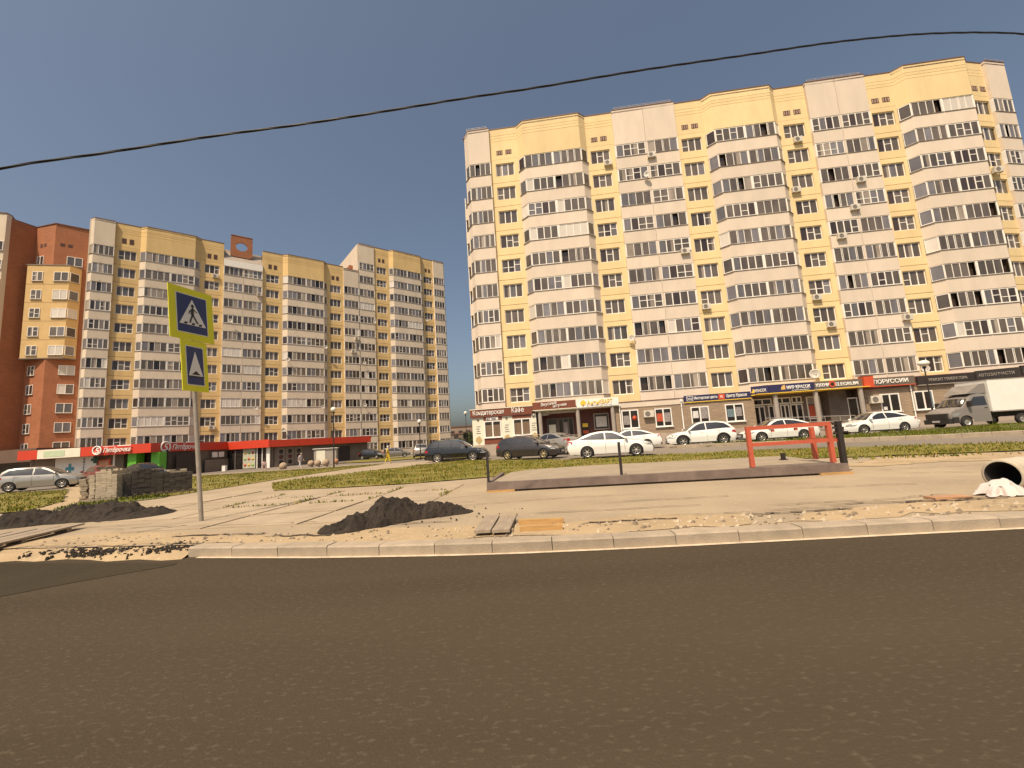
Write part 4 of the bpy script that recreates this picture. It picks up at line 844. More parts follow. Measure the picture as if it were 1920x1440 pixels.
for u, z, v, lab in LEFT_AC: put(acp, ULw(u, v, z), AZL, lab, 'ac')
for u, z, v, lab in LEFT_DISH: put(dp, ULw(u, v, z), AZL, lab, 'dish', yaw=-0.2)
# ------------------------------------------------------------------ supermarket with zigzag red fascia (world coordinates)
sm = thing('supermarket', 'low supermarket with a long folded red fascia in front of the left apartment block', 'shop', (0, 0, 0))
M_fas = mat('red_fascia', (0.62, 0.055, 0.022), 0.42, 0.07, 0.7)
M_smw = mat('supermarket_wall', (0.17, 0.13, 0.095), 0.8, 0.2, 0.6)
M_smw2 = mat('supermarket_tile', (0.24, 0.185, 0.14), 0.8, 0.15, 1)
M_green = mat('lime_paint', (0.12, 0.42, 0.03), 0.5, 0.08, 1)
FAS = [(-57.9, 49.6), (-57.0, 48.4), (-42.3, 49.1), (-41.05, 60.4), (-34.75, 59.7), (-24.5, 71.9), (-27.0, 75.0)]
ZT, ZB = 3.68, 2.62
b = MB(); 
for i, (p0, p1) in enumerate(zip(FAS, FAS[1:])):
    q = MB(); q.ribbon([p0, p1], ZB + (0 if i < 3 else -0.1), ZT - (0 if i < 3 else 0.06 if i == 3 else 0.17), 0.25); q.build('fascia_panel', M_fas, sm)
off = lambda P, k: [(x + 0.0 + (0.6 if k else 0) * -0.2, y + k) for x, y in P]
b = MB(); b.prism([(x, y + 0.3) for x, y in FAS] + [(-40, 92), (-62, 66), (-64, 56)], ZT - 0.5, ZT - 0.2); b.build('roof', M_cap, sm)
WALL = [(-57.9, 51.2), (-57.0, 50.2), (-50.6, 50.4), (-50.2, 50.4)]
b = MB(); b.prism([(-57.6, 50.3), (-51.6, 50.3), (-46.5, 50.3), (-46.2, 53.5), (-43.0, 58.5), (-41.6, 62.0), (-35.6, 62.0), (-26.3, 73.4), (-28.5, 77), (-45, 84), (-62, 60)], -0.6, 3.2); b.build('wall', M_smw, sm)
def facebox(p0, p1, t0, t1, z0, z1, m, name='panel', out=0.05, th=0.1):
    a = Vector(p0); c = Vector(p1); d = (c - a).normalized(); ang = math.atan2(d.y, d.x); n = Vector((d.y, -d.x)); q = a + d * t0 + n * out
    b_ = MB(); b_.box(0, t1 - t0, 0, th, 0, z1 - z0); return b_.build(name, m, sm, (q.x, q.y, z0), ang)
W1 = ((-57.6, 50.3), (-46.5, 50.3)); W2 = ((-46.5, 50.3), (-43.0, 58.5)); W3 = ((-41.6, 62.0), (-35.6, 62.0)); W4 = ((-35.6, 62.0), (-26.3, 73.4))
facebox(*W1, 3.0, 7.9, -0.5, 2.62, M_white, 'pharmacy_panel'); facebox(*W1, 0.6, 2.9, -0.5, 2.62, M_smw2); 
pc = mat('poster_cross', (0.08, 0.32, 0.42), 0.5, 0.2, 6)
facebox(*W1, 4.65, 4.95, 0.75, 1.9, pc, 'cross_bar', 0.07); facebox(*W1, 4.3, 5.3, 1.1, 1.5, pc, 'cross_bar', 0.075)
for i, ch in enumerate('АПТЕКА'): text(ch, 0.32, M_black, sm, (-57.6 + 6.35, 50.22, 2.25 - 0.34 * i), 0)
facebox(*W1, 8.1, 9.6, 0.6, 2.2, M_redp, 'poster_frame', 0.06); facebox(*W1, 8.3, 9.4, 0.75, 2.05, mat('poster_peach', (0.66, 0.33, 0.2), 0.6, 0.3, 3), 'poster', 0.09); facebox(*W1, 9.9, 10.1, -0.4, 2.62, M_white, 'post', 0.08)
facebox((-57.0, 48.4), (-42.3, 49.1), 2.2, 6.9, ZB + 0.02, ZT - 0.02, M_offw, 'banner', 0.04, 0.03); facebox((-57.0, 48.4), (-42.3, 49.1), 2.9, 5.2, ZB + 0.2, ZT - 0.2, mat('banner_green', (0.52, 0.60, 0.40), 0.6, 0.1, 2), 'banner_field', 0.06, 0.02)
for t in (8.6, 11.6):  # lime pillars at the entrance
    a = Vector((-57.0, 48.9)); x = -45.3 if t < 9 else -42.9; b = MB(); b.box(x, x + 1.0, 49.5 + (0 if t < 9 else 0.4), 50.6 + (0 if t < 9 else 0.4), -0.4, 2.62); b.build('lime_pillar', M_green, sm)
b = MB(); b.box(-45.9, -41.9, 50.9, 51.2, -0.5, 2.8); b.build('entrance_void', M_drk, sm)
# second face under the dark fascia: wall, vents, doors, printed panels
W5 = ((-41.9, 51.0), (-41.3, 61.2))
b = MB(); b.ribbon([(-42.4, 51.2), (-41.3, 60.8)], -0.6, 2.7, 0.3); b.build('wall', M_smw, sm)
facebox(*W5, 1.0, 4.2, -0.4, 2.3, M_drk, 'dark_window', 0.25); facebox(*W5, 6.7, 7.6, 1.6, 2.3, M_white, 'vent_unit', 0.3); facebox(*W5, 7.9, 8.8, 1.6, 2.3, M_white, 'vent_unit', 0.3); facebox(*W5, 5.6, 9.8, -0.6, 1.3, M_smw2, 'tile_field', 0.2)
W6 = ((-41.0, 61.0), (-34.8, 60.6))
b = MB(); b.ribbon([(-41.1, 61.2), (-34.8, 60.8)], -0.6, 2.7, 0.3); b.build('wall', M_smw2, sm)
facebox(*W6, 0.05, 0.9, -0.3, 2.4, M_shopglass, 'glass_door', 0.3); facebox(*W6, 1.0, 1.9, -0.3, 2.4, M_shopglass, 'glass_door', 0.3); facebox(*W6, 0.93, 0.97, -0.3, 2.4, M_col, 'door_frame', 0.34)
pf = facebox(*W6, 2.1, 3.95, -0.25, 2.45, mat('fruit_panel', (0.50, 0.48, 0.36), 0.6, 0.1, 2), 'printed_panel', 0.32, 0.04)
fr = [mat('fruit_red', (0.5, 0.1, 0.06), 0.6, 0.1), mat('fruit_green', (0.25, 0.42, 0.12), 0.6, 0.1), mat('fruit_yellow', (0.6, 0.42, 0.08), 0.6, 0.1)]
for i in range(3):
    for j in range(3): b = MB(); b.lathe([(0.001, 0), (0.2, 0), (0.2, 0.01)], 12, axis='y', c=(0.35 + i * 0.57, -0.02, 0.45 + j * 0.85)); b.build('fruit_print', fr[(i * 2 + j) % 3], pf)
facebox(*W6, 4.3, 4.9, -0.4, 2.5, M_shopglass, 'glass_door', 0.32); facebox(*W6, 4.15, 4.28, -0.45, 2.6, M_white, 'door_frame', 0.34); facebox(*W6, 4.92, 5.02, -0.45, 2.6, M_white, 'door_frame', 0.34); facebox(*W6, 5.6, 6.1, -0.5, 2.6, M_white, 'corner_post', 0.34)
W7 = ((-34.6, 60.9), (-25.2, 72.2))
b = MB(); b.ribbon([(-34.6, 60.9), (-25.2, 72.2)], -0.6, 2.6, 0.3); b.build('wall', M_smw, sm)
for i in range(3):
    p_ = facebox(*W7, 0.3 + i * 1.25, 1.4 + i * 1.25, -0.2, 2.4, M_smw2, 'printed_panel', 0.03, 0.04)
    for j in range(3): b = MB(); b.lathe([(0.001, 0), (0.3, 0), (0.3, 0.01)], 12, axis='y', c=(0.55, -0.02, 0.5 + j * 0.75)); b.build('round_print', M_drk if j != 1 else M_maroon, p_)
facebox(*W7, 7.5, 11.5, -0.2, 2.1, M_drk, 'shutter', 0.03)
# fascia lettering (five in a ring and the shop name), twice
def shopsign(p0, t0, lab, ang, sc=1.0, tail=''):
    r = thing('shop_sign', lab, 'sign', (p0[0], p0[1], 0), ang, 'supermarket name signs')
    z = 3.2
    b = MB(); b.lathe([(0.001, 0), (0.46 * sc, 0), (0.46 * sc, -0.0)], 28, axis='y', c=(0.5 * sc, -0.06, z)); b.build('disc', M_fas, r)
    b = MB(); b.lathe([(0.42 * sc, 0.0), (0.42 * sc, -0.08), (0.53 * sc, -0.08), (0.53 * sc, 0.0)], 28, axis='y', c=(0.5 * sc, -0.07, z)); b.build('ring', M_letter, r)
    text('5', 0.95 * sc, M_letter, r, (0.26 * sc, -0.09, z - 0.34 * sc), bold=0.015, shear=0.15, extrude=0.02)
    text('Пятёрочка', 0.72 * sc, M_letter, r, (1.2 * sc, -0.08, z - 0.28 * sc), fit=3.1 * sc, bold=0.004, shear=0.35, extrude=0.04)
    MB().box(1.15 * sc, 2.5 * sc, -0.1, -0.05, z + 0.38 * sc, z + 0.43 * sc).build('swash', M_letter, r); MB().box(2.75 * sc, 4.3 * sc, -0.1, -0.05, z + 0.36 * sc, z + 0.46 * sc).build('swash', M_letter, r)
    return r
shopsign((-48.6, 48.70), 0, 'ringed five and white script name on the sunlit red fascia', math.atan2(0.7, 14.7), 0.98)
shopsign((-42.23, 50.3), 0, 'ringed five and white script name on the shaded fascia behind the sign pole', math.atan2(11.3, 1.25), 1.25)
r = thing('pharmacy_cross', 'dark green cross hanging under the fascia at the pharmacy', 'sign', (-49.3, 49.6, 2.2)); MB().box(-0.15, 0.15, 0, 0.12, -0.42, 0.42).build('bar', mat('dark_green', (0.012, 0.06, 0.03), 0.5, 0.1), r); MB().box(-0.42, 0.42, 0.005, 0.125, -0.15, 0.15).build('bar', MATS['dark_green'], r)
# low dark shop left of the supermarket
ls = thing('shop_pavilion', 'low brown shop front with a dark window left of the red fascia', 'shop', (0, 0, 0))
b = MB(); b.prism([(-84, 56), (-66, 53.4), (-58.5, 51.6), (-58.5, 60), (-84, 64)], 2.5, 4.1); b.build('fascia_panel', mat('brown_fascia', (0.14, 0.085, 0.06), 0.7, 0.15, 1), ls)
b = MB(); b.prism([(-84, 57), (-66, 54.4), (-58.6, 52.6), (-58.6, 60), (-84, 64)], -0.6, 2.5); b.build('wall', M_smw, ls)
b = MB(); b.prism([(-66.5, 54.3), (-59.2, 52.6), (-59.2, 52.9), (-66.5, 54.6)], -0.2, 2.1); b.build('dark_window', M_drk, ls)
b = MB(); b.box(-67.6, -66.7, 53.9, 54.5, -0.6, 3.9); b.build('corner_post', M_offw, ls)
# kiosk, bin
k = thing('kiosk', 'small grey white metal kiosk at the end of the supermarket walkway', 'kiosk', (-25.6, 57.5, -0.3), 0.25)
MB().box(-1.6, 1.2, 0, 1.6, 0, 2.1).build('wall', M_col, k); MB().box(-1.75, 1.35, -0.15, 1.75, 2.1, 2.18).build('roof', M_white, k); MB().box(-1.3, -0.2, -0.03, 0.02, 0.1, 1.9).build('door', M_offw, k)
k = thing('litter_bin', 'small white litter bin at the foot of the supermarket wall', 'bin', (-38.6, 56.3, gz(-38.6, 56.3))); MB().box(-0.22, 0.22, -0.2, 0.2, 0, 0.72).build('body', M_white, k); MB().box(-0.24, 0.24, -0.22, 0.22, 0.72, 0.78).build('lid', M_col, k)
# concrete spheres
M_ball = mat('ball_concrete', (0.40, 0.29, 0.19), 0.9, 0.25, 4)
def ball(x, y, r_, lab, m=M_ball):
    o = thing('concrete_ball', lab, 'bollard', (x, y, gz(x, y)), 0, 'concrete ball bollards')
    b = MB(); n_ = 12; b.lathe([(max(0.002, r_ * math.sin(PI * i / n_)), r_ * 0.98 - r_ * math.cos(PI * i / n_) + 0.05) for i in range(n_ + 1)], 18); b.build('ball', m, o)
    b = MB(); b.lathe([(r_ * 0.62, -0.02), (r_ * 0.6, 0.12), (0.01, 0.12)], 14); b.build('base', M_conc, o)
ball(-25.19, 46.0, 0.40, 'single concrete ball bollard standing left of the others'); ball(-24.6, 51.0, 0.38, 'leftmost ball of the cluster of concrete balls by the walking person'); ball(-23.6, 50.6, 0.38, 'middle ball of the cluster of concrete balls')
ball(-22.2, 49.6, 0.40, 'rightmost ball of the cluster, next to the lamp post'); ball(-24.3, 54.5, 0.36, 'orange brown ball behind the cluster, by the kiosk', mat('ball_brown', (0.42, 0.22, 0.12), 0.9, 0.25, 4)); ball(-22.9, 54.0, 0.36, 'second orange brown ball behind the cluster', MATS['ball_brown'])
# raised grassy kerb block in front of the far cars
zone('grass_verge', [(-24.5, 58), (-8, 50), (-5, 56), (-16, 68), (-24, 72)], 0.05, M_grassg, edge=0.1)

# ------------------------------------------------------------------ distant town between the blocks
M_far = [mat('far_wall_a', (0.30, 0.21, 0.16), 0.9, 0.2, 0.1), mat('far_wall_b', (0.42, 0.34, 0.18), 0.9, 0.2, 0.1), mat('far_wall_c', (0.20, 0.15, 0.12), 0.9, 0.2, 0.1)]
M_fw = mat('far_window', (0.06, 0.045, 0.04), 0.3, 0.3, 0.5)
def far_block(x, y, wdt, dep, z1, m, lab, rz=0.0, balc=True):
    r = thing('apartment_building', lab, 'apartment building', (x, y, -0.6), rz, 'far housing blocks between the two big blocks')
    MB().box(0, wdt, 0, dep, 0, z1).build('wall', m, r); MB().box(-0.3, wdt + 0.3, -0.3, dep + 0.3, z1, z1 + 0.6).build('roof', M_cap, r)
    n_ = int(z1 / 3); me = MB().box(0, 2.2, -0.08, 0.02, 0, 1.5).mesh('window', M_fw)
    for i in range(n_):
        for j in range(int(wdt / 4.4)): obj('window', me, r, (1.2 + j * 4.4, 0, 1.0 + i * 3))
far_block(-37, 236, 22, 12, 10.5, M_far[0], 'far red brown housing block half hidden by the left block'); far_block(-23.5, 250, 8, 12, 9.8, M_far[1], 'far ochre tower between the red brown block and the lamp')
far_block(-22, 262, 6, 12, 9.5, M_far[2], 'far grey brown block behind the ochre tower'); far_block(-44, 205, 26, 10, 6.0, M_far[2], 'far low dark housing row at the foot of the red brown block')
far_block(-16.5, 225, 12, 10, 7.4, M_far[0], 'far brown housing block beside the cafe corner'); far_block(-25, 215, 10, 8, 6.6, M_far[1], 'small pale ochre block in front of the far town')
# ------------------------------------------------------------------ trees far off between the blocks
def tree(x, y, h, cr, lab, seed):
    r_ = random.Random(seed); z = gz(x, y) if y < 118 else -0.6
    t = thing('tree', lab, 'tree', (x, y, z), 0, 'far trees between the blocks')
    b = MB(); b.tube([(0, 0, 0), (0.1, 0, h * 0.4), (0, 0.1, h * 0.75)], 0.2, 7, r2=0.06)
    for k in range(5): a = r_.uniform(0, 6.28); b.tube([(0.05, 0, h * (0.3 + 0.08 * k)), (math.cos(a) * cr * 0.6, math.sin(a) * cr * 0.6, h * (0.5 + 0.09 * k))], 0.07, 5, r2=0.02)
    b.build('trunk', mat('bark', (0.12, 0.085, 0.06), 0.9, 0.2), t)
    c = MB()
    cl_ = [(r_.uniform(-1, 1) * cr * 0.7, r_.uniform(-1, 1) * cr * 0.7, h * r_.uniform(0.4, 0.95), cr * r_.uniform(0.3, 0.55)) for _ in range(9)]
    for cx, cy, cz, q in cl_:
        for _ in range(130):
            v = Vector((r_.gauss(0, 1), r_.gauss(0, 1), r_.gauss(0, 1))).normalized() * q * r_.uniform(0.55, 1.05); p = Vector((cx, cy, cz)) + v
            a = Vector((r_.uniform(-1, 1), r_.uniform(-1, 1), r_.uniform(-1, 1))).normalized() * 0.22; e = a.cross(v.normalized()) if v.length else a
            c.add([p - a, p + e, p + a], [(0, 1, 2)], r_.randrange(2))
    c.build('crown', [mat('leaf_dark', (0.045, 0.06, 0.018), 0.8, 0.2), mat('leaf_mid', (0.085, 0.095, 0.03), 0.8, 0.2)], t)
tree(-11.4, 110, 4.3, 2.0, 'dark bush tree beside the cafe corner, behind the black car', 1); tree(-14.8, 128, 4.6, 2.4, 'small dark tree left of the bush by the cafe corner', 2); tree(-9.0, 96, 3.6, 1.6, 'narrow shrub at the corner of the cafe wall', 3)
# ------------------------------------------------------------------ lamp posts
M_lampw = mat('lamp_globe', (0.82, 0.76, 0.66), 0.35, 0.04, 2)
def lamp(x, y, h, lab, rg=0.22, oval=False):
    t = thing('street_lamp', lab, 'street lamp', (x, y, gz(x, y)), 0, 'globe street lamps')
    b = MB(); b.tube([(0, 0, 0), (0, 0, h * 0.3)], 0.065, 10, r2=0.06); b.tube([(0, 0, h * 0.3), (0, 0, h - rg * 1.4)], 0.045, 10); b.build('pole', M_black, t)
    b = MB(); b.lathe([(0.09, h - rg * 1.5), (0.13, h - rg * 1.1), (0.1, h - rg * 0.9)], 12); b.build('collar', M_black, t)
    n_ = 12; sx = 1.35 if oval else 1.0; b = MB(); b.lathe([(max(0.002, rg * sx * math.sin(PI * i / n_)), h - rg * math.cos(PI * i / n_) * (0.85 if oval else 1)) for i in range(n_ + 1)], 18); b.build('globe', M_lampw, t)
lamp(-15.43, 36.0, 4.95, 'white globe street lamp on a black pole in front of the supermarket'); lamp(-9.9, 44.0, 3.95, 'white globe street lamp behind the silver estate car', 0.2); lamp(31.1, 31.6, 4.85, 'tall street lamp with a flattened globe in front of the black sign', 0.27, True)
lamp(-8.6, 75, 6.6, 'small far globe lamp rising over the distant town', 0.3)
# ------------------------------------------------------------------ sign pole with two fluorescent plates
t = thing('traffic_sign', 'leaning steel pole with pedestrian crossing and speed hump signs on yellow green boards', 'traffic sign', (-7.073, 9.615, 0.12))
ln = 0.0885
M_pole = mat('pole_steel', (0.36, 0.31, 0.25), 0.55, 0.2, 6, metal=0.2)
b = MB(); b.tube([(0, 0, -0.05), (-ln * 2.4, 0, 2.4), (-ln * 5.3, 0, 5.3)], 0.045, 14); b.build('pole', M_pole, t)
M_fluo = mat('fluorescent_board', (0.72, 0.68, 0.015), 0.5, 0.04, 2); M_sblue = mat('sign_blue', (0.022, 0.035, 0.12), 0.45, 0.06, 2); M_swhite = mat('sign_white', (0.72, 0.69, 0.62), 0.5, 0.05, 2); M_sblack = mat('sign_black', (0.02, 0.017, 0.015), 0.5, 0.1)
def plate(cz, ang, wdt, hgt, name):
    q = obj(name, None, t, (-ln * (cz - 0.12), 0, cz - 0.12)); q.rotation_euler = (0, 0, ang)
    # lean about world y axis: shear replaced by a small tilt
    q.rotation_mode = 'QUATERNION'; from mathutils import Quaternion
    q.rotation_quaternion = Quaternion((0, 1, 0), -math.atan(ln)) @ Quaternion((0, 0, 1), ang); return q
def flat(o, name, pts, y, m, th=0.006):
    b = MB(); n_ = len(pts); b.add([(x, y, z) for x, z in pts] + [(x, y + th, z) for x, z in pts], [tuple(range(n_)), tuple(range(2 * n_ - 1, n_ - 1, -1))] + [(i, n_ + i, n_ + (i + 1) % n_, (i + 1) % n_) for i in range(n_)])
    return b.build(name, m, o)
def rect(a, c, z0, z1): return [(a, z0), (c, z0), (c, z1), (a, z1)]
y0 = -0.055
q = plate(4.88, math.radians(76), 0.92, 1.27, 'crossing_plate')
flat(q, 'board', rect(-0.53, 0.53, -0.63, 0.63), y0, M_fluo, 0.02)
flat(q, 'white_edge', rect(-0.375, 0.375, -0.475, 0.475), y0 - 0.006, M_swhite)
flat(q, 'blue_field', rect(-0.355, 0.355, -0.455, 0.455), y0 - 0.012, M_sblue)
flat(q, 'triangle', [(-0.32, -0.27), (0.32, -0.27), (0.0, 0.36)], y0 - 0.018, M_swhite)
# walking figure and stripes
b = MB(); yy = y0 - 0.024
b.add([(0.035 * math.cos(a * PI / 5), yy, 0.2 + 0.045 * math.sin(a * PI / 5)) for a in range(10)], [tuple(range(10))])
for pts in ([(-0.02, 0.15), (-0.055, 0.0), (-0.03, -0.03), (0.025, -0.03), (0.03, 0.13), (0.01, 0.16)], [(-0.02, 0.14), (-0.085, 0.06), (-0.105, 0.0), (-0.085, -0.005), (-0.06, 0.05), (-0.015, 0.09)], [(0.01, 0.13), (0.06, 0.07), (0.1, 0.05), (0.105, 0.07), (0.065, 0.1), (0.03, 0.14)],
            [(-0.03, -0.02), (0.01, -0.03), (-0.03, -0.13), (-0.06, -0.22), (-0.1, -0.22), (-0.065, -0.12)], [(-0.01, -0.02), (0.03, -0.03), (0.075, -0.11), (0.13, -0.2), (0.1, -0.22), (0.04, -0.13)]):
    b.add([(x, yy, z) for x, z in pts], [tuple(range(len(pts)))[::-1]])
b.build('walking_figure', M_sblack, q)
for x0, x1 in ((-0.2, -0.13), (-0.02, 0.05), (0.15, 0.22)): flat(q, 'stripe', [(x0 - 0.02, -0.262), (x1 - 0.02, -0.262), (x1, -0.21), (x0, -0.21)], y0 - 0.022, M_sblack, 0.003)
q = plate(3.64, math.radians(80), 0.62, 1.2, 'speed_hump_plate'); 
flat(q, 'board', rect(-0.33, 0.33, -0.6, 0.6), y0, M_fluo, 0.02); flat(q, 'white_edge', rect(-0.225, 0.225, -0.465, 0.465), y0 - 0.006, M_swhite); flat(q, 'blue_field', rect(-0.205, 0.205, -0.445, 0.445), y0 - 0.012, M_sblue)
flat(q, 'triangle', [(-0.18, -0.24), (0.18, -0.24), (0.0, 0.34)], y0 - 0.018, M_swhite)
flat(q, 'hump_symbol', [(-0.115, -0.215), (0.115, -0.215), (0.05, -0.17), (0.02, -0.13), (-0.02, -0.13), (-0.05, -0.17)], y0 - 0.022, M_sblack, 0.003); flat(q, 'stripe', rect(-0.2, 0.2, -0.27, -0.25), y0 - 0.022, M_sblack, 0.003)
for z in (4.6, 5.1, 3.4, 3.9): b = MB(); b.box(-0.06, 0.06, -0.03, 0.06, -0.02, 0.02); b.build('clamp', M_steel, t, (-ln * z, 0, z))
# ------------------------------------------------------------------ overhead cable
CP = [(-10.13, 5.98, 5.71), (-8.1, 6.29, 6.39), (-6.6, 6.51, 6.73), (-4.97, 6.75, 7.11), (-3.21, 7.02, 7.49), (-0.6, 7.41, 8.12), (0.81, 7.62, 8.44), (3.11, 7.97, 9.01), (5.64, 8.35, 9.58), (7.86, 8.68, 10.08), (9.95, 8.99, 10.46), (11.52, 9.23, 10.67), (12.65, 9.4, 10.77), (13.47, 9.52, 10.8), (16.57, 9.98, 10.82), (24.33, 11.15, 10.44)]
pts = []
for i in range(len(CP) - 1):
    p0, p1, p2, p3 = [Vector(CP[min(max(i + k, 0), len(CP) - 1)]) for k in (-1, 0, 1, 2)]
    n_ = max(2, int((p2 - p1).length / 0.09))
    for j in range(n_):
        s_ = j / n_; pts.append(0.5 * ((2 * p1) + (p2 - p0) * s_ + (2 * p0 - 5 * p1 + 4 * p2 - p3) * s_ * s_ + (3 * p1 - p0 - 3 * p2 + p3) * s_ ** 3))
ct = thing('overhead_cable', 'twisted black overhead cable crossing the sky', 'cable', tuple(pts[0]))
acc = 0
for k in range(3):
    b = MB(); q = []; acc = 0
    for i, p in enumerate(pts):
        if i: acc += (p - pts[i - 1]).length
        a = acc / 1.9 * 2 * PI + k * 2 * PI / 3; q.append(p - pts[0] + Vector((0, math.cos(a), math.sin(a))) * 0.010)
    b.tube(q, 0.0125, 6); b.build('strand', mat('cable_black', (0.012, 0.011, 0.011), 0.5, 0.1), ct)
# ------------------------------------------------------------------ bus stop base, posts and red frame
M_beam = mat('beam_steel', (0.19, 0.14, 0.115), 0.6, 0.3, 2.5, bump=0.2, bscale=20); M_wood = mat('raw_wood', (0.46, 0.27, 0.10), 0.85, 0.25, 3, stretch=(1, 8, 8)); M_redf = mat('red_frame_paint', (0.50, 0.105, 0.055), 0.5, 0.12, 4); M_post = mat('post_black', (0.028, 0.022, 0.018), 0.6, 0.2, 4)
bp_ = thing('bus_stop_base', 'long raised bus stop base with a dark steel edge beam and asphalt deck', 'platform', (-0.85, 11.55, 0.12), math.atan2(-0.85, 9.05)); Lb = 9.1
MB().box(0, Lb, 0, 0.16, 0.05, 0.26).build('edge_beam', M_beam, bp_)
b = MB(); b.prism([(0.02, 0.163), (Lb - 0.02, 0.163), (Lb + 0.4, 3.9), (6, 4.3), (3, 4.6), (0.9, 4.2), (0.3, 3.4)], 0.0, 0.235); b.build('deck', mat('deck_asphalt', (0.335, 0.265, 0.185), 0.95, 0.15, 2, bump=0.3, bscale=40), bp_)
MB().box(0, 0.75, -0.03, 0.25, -0.02, 0.055).build('wood_block', M_wood, bp_); MB().box(Lb - 0.7, Lb + 0.05, -0.06, 0.3, -0.05, 0.055).build('wood_block', M_wood, bp_)
MB().box(0, 0.12, 0.17, 3.0, 0.06, 0.28).build('side_beam', M_beam, bp_)
for (x, y, z0_, z1_, s_, lab) in ((-0.80, 11.62, 0.16, 1.2, 0.035, 'black square post at the left end of the bus stop base'), (2.74, 11.38, 0.36, 1.24, 0.03, 'black square post in the middle of the bus stop base'), (8.2, 10.82, 0.2, 1.4, 0.057, 'thick black post with bolted lugs at the right end of the bus stop base'), (8.05, 13.0, 0.36, 0.56, 0.05, 'short black post stub behind the red frame')):
    t = thing('post', lab, 'post', (x, y, z0_)); MB().box(-s_, s_, -s_, s_, 0, z1_ - z0_).build('shaft', M_post, t); MB().box(-s_ * 1.9, s_ * 1.9, -s_ * 1.7, s_ * 1.7, 0, 0.015).build('foot_plate', M_post, t)
    if s_ > 0.055:
        for zz in (0.9, 1.04, 1.14): MB().box(-0.14, -0.06, -0.03, 0.03, zz, zz + 0.05).build('lug', M_post, t)
        MB().box(-0.05, 0.09, -0.05, 0.05, 1.2, 1.23).build('cap', M_post, t)
rf = thing('bench_frame', 'orange red square tube bench frame standing on the bus stop base', 'frame', (6.0, 11.0, 0.4), math.atan2(-0.1, 2.0))
def bar(name, a, c, s_): 
    x0, x1 = sorted((a[0], c[0])); y0_, y1_ = sorted((a[1], c[1])); z0_, z1_ = sorted((a[2], c[2])); MB().box(x0 - s_, x1 + s_, y0_ - s_, y1_ + s_, z0_ - (s_ if z0_ == z1_ else 0), z1_ + (s_ if z0_ == z1_ else 0)).build(name, M_redf, rf)
bar('leg', (0, 0, 0), (0, 0, 0.93), 0.05); bar('leg', (2.0, 0, 0), (2.0, 0, 0.93), 0.05); bar('rail', (0, 0, 0.98), (2.0, 0, 0.98), 0.05); bar('rail', (0.06, 0, 0.56), (2.16, 0, 0.56), 0.045)
bar('leg', (2.33, 1.2, 0), (2.33, 1.2, 0.90), 0.05); bar('side_rail', (1.94, 0.06, 0.98), (1.94, 1.15, 0.98), 0.045); bar('side_rail', (2.2, 0.1, 0.56), (2.2, 1.15, 0.56), 0.04)
for x in (0.62, 1.2): bar('tab', (x, 0, 0.86), (x, 0, 0.925), 0.03)
# ------------------------------------------------------------------ soil heaps
from mathutils import noise as MN
M_soil = mat('dark_soil', (0.034, 0.024, 0.016), 0.97, 0.5, 3, bump=1.0, bscale=18)
def heap(name, lab, cx, cy, ang, peaks, L, W, seed, n=90, m=M_soil, rough=1.0):
    vs = []; fs = []; ny = int(n * W / L) + 8
    for j in range(ny + 1):
        for i in range(n + 1):
            x = -L / 2 + L * i / n; y = -W / 2 + W * j / ny; z = 0
            for px, py, ph, pr in peaks: z = max(z, 0) + 0; 
            hs = [ph * max(0, 1 - (((x - px) ** 2 + ((y - py) * 1.15) ** 2) / pr ** 2)) ** 0.9 for px, py, ph, pr in peaks]
            h = max(hs) + 0.15 * sorted(hs)[-2] if len(hs) > 1 else hs[0]
            e = min(1, h / 0.12)
            f1 = MN.fractal(Vector((x * 2.6 + seed, y * 2.6, 0.3)), 0.8, 2.1, 5); rd = 1 - abs(MN.noise(Vector((x * 6 + seed, y * 6, 1.7)))) * 2
            z = h + e * (0.12 * f1 + 0.06 * rd - 0.07 * abs(MN.noise(Vector((x * 9 + seed, y * 13, 4.2))))) * rough
            if h < 0.015: z = -0.03
            wx, wy = cx + x * math.cos(ang) - y * math.sin(ang), cy + x * math.sin(ang) + y * math.cos(ang)
            if wy < curb_y(wx) + 0.3: z = min(z, -0.3)
            vs.append((x, y, z - 0.012))
    for j in range(ny):
        for i in range(n): a = j * (n + 1) + i; fs.append((a, a + 1, a + n + 2, a + n + 1))
    me = bpy.data.meshes.new(name); me.from_pydata(vs, [], fs); me.materials.append(m); me.polygons.foreach_set('use_smooth', [False] * len(fs))
    o = obj(name, me, None, (cx, cy, 0.13), ang); tag(o, lab, 'soil heap'); return o
heap('soil_heap', 'tall dark heap of dug soil right by the kerb', -2.32, 8.1, math.radians(12), [(-0.95, -0.5, 0.20, 0.5), (-0.6, -0.2, 0.32, 0.6), (-0.15, 0.1, 0.44, 0.62), (0.2, 0.2, 0.40, 0.5), (0.6, 0.22, 0.26, 0.42), (0.95, 0.28, 0.21, 0.42), (1.3, 0.33, 0.12, 0.4)], 3.9, 2.6, 3, n=150, rough=1.0).scale = (0.88, 0.85, 0.82)
heap('soil_heap', 'low long dark heap of soil behind the stacked boards at the left', -11.7, 11.15, math.radians(8), [(-1.9, -0.2, 0.2, 0.9), (-0.9, 0.1, 0.3, 0.9), (0.2, 0.3, 0.34, 0.9), (1.0, 0.1, 0.32, 0.8), (1.7, -0.1, 0.16, 0.9), (-2.9, -0.8, 0.2, 0.9), (-3.9, -1.4, 0.2, 0.9)], 10.0, 4.2, 9, n=190, rough=0.95)
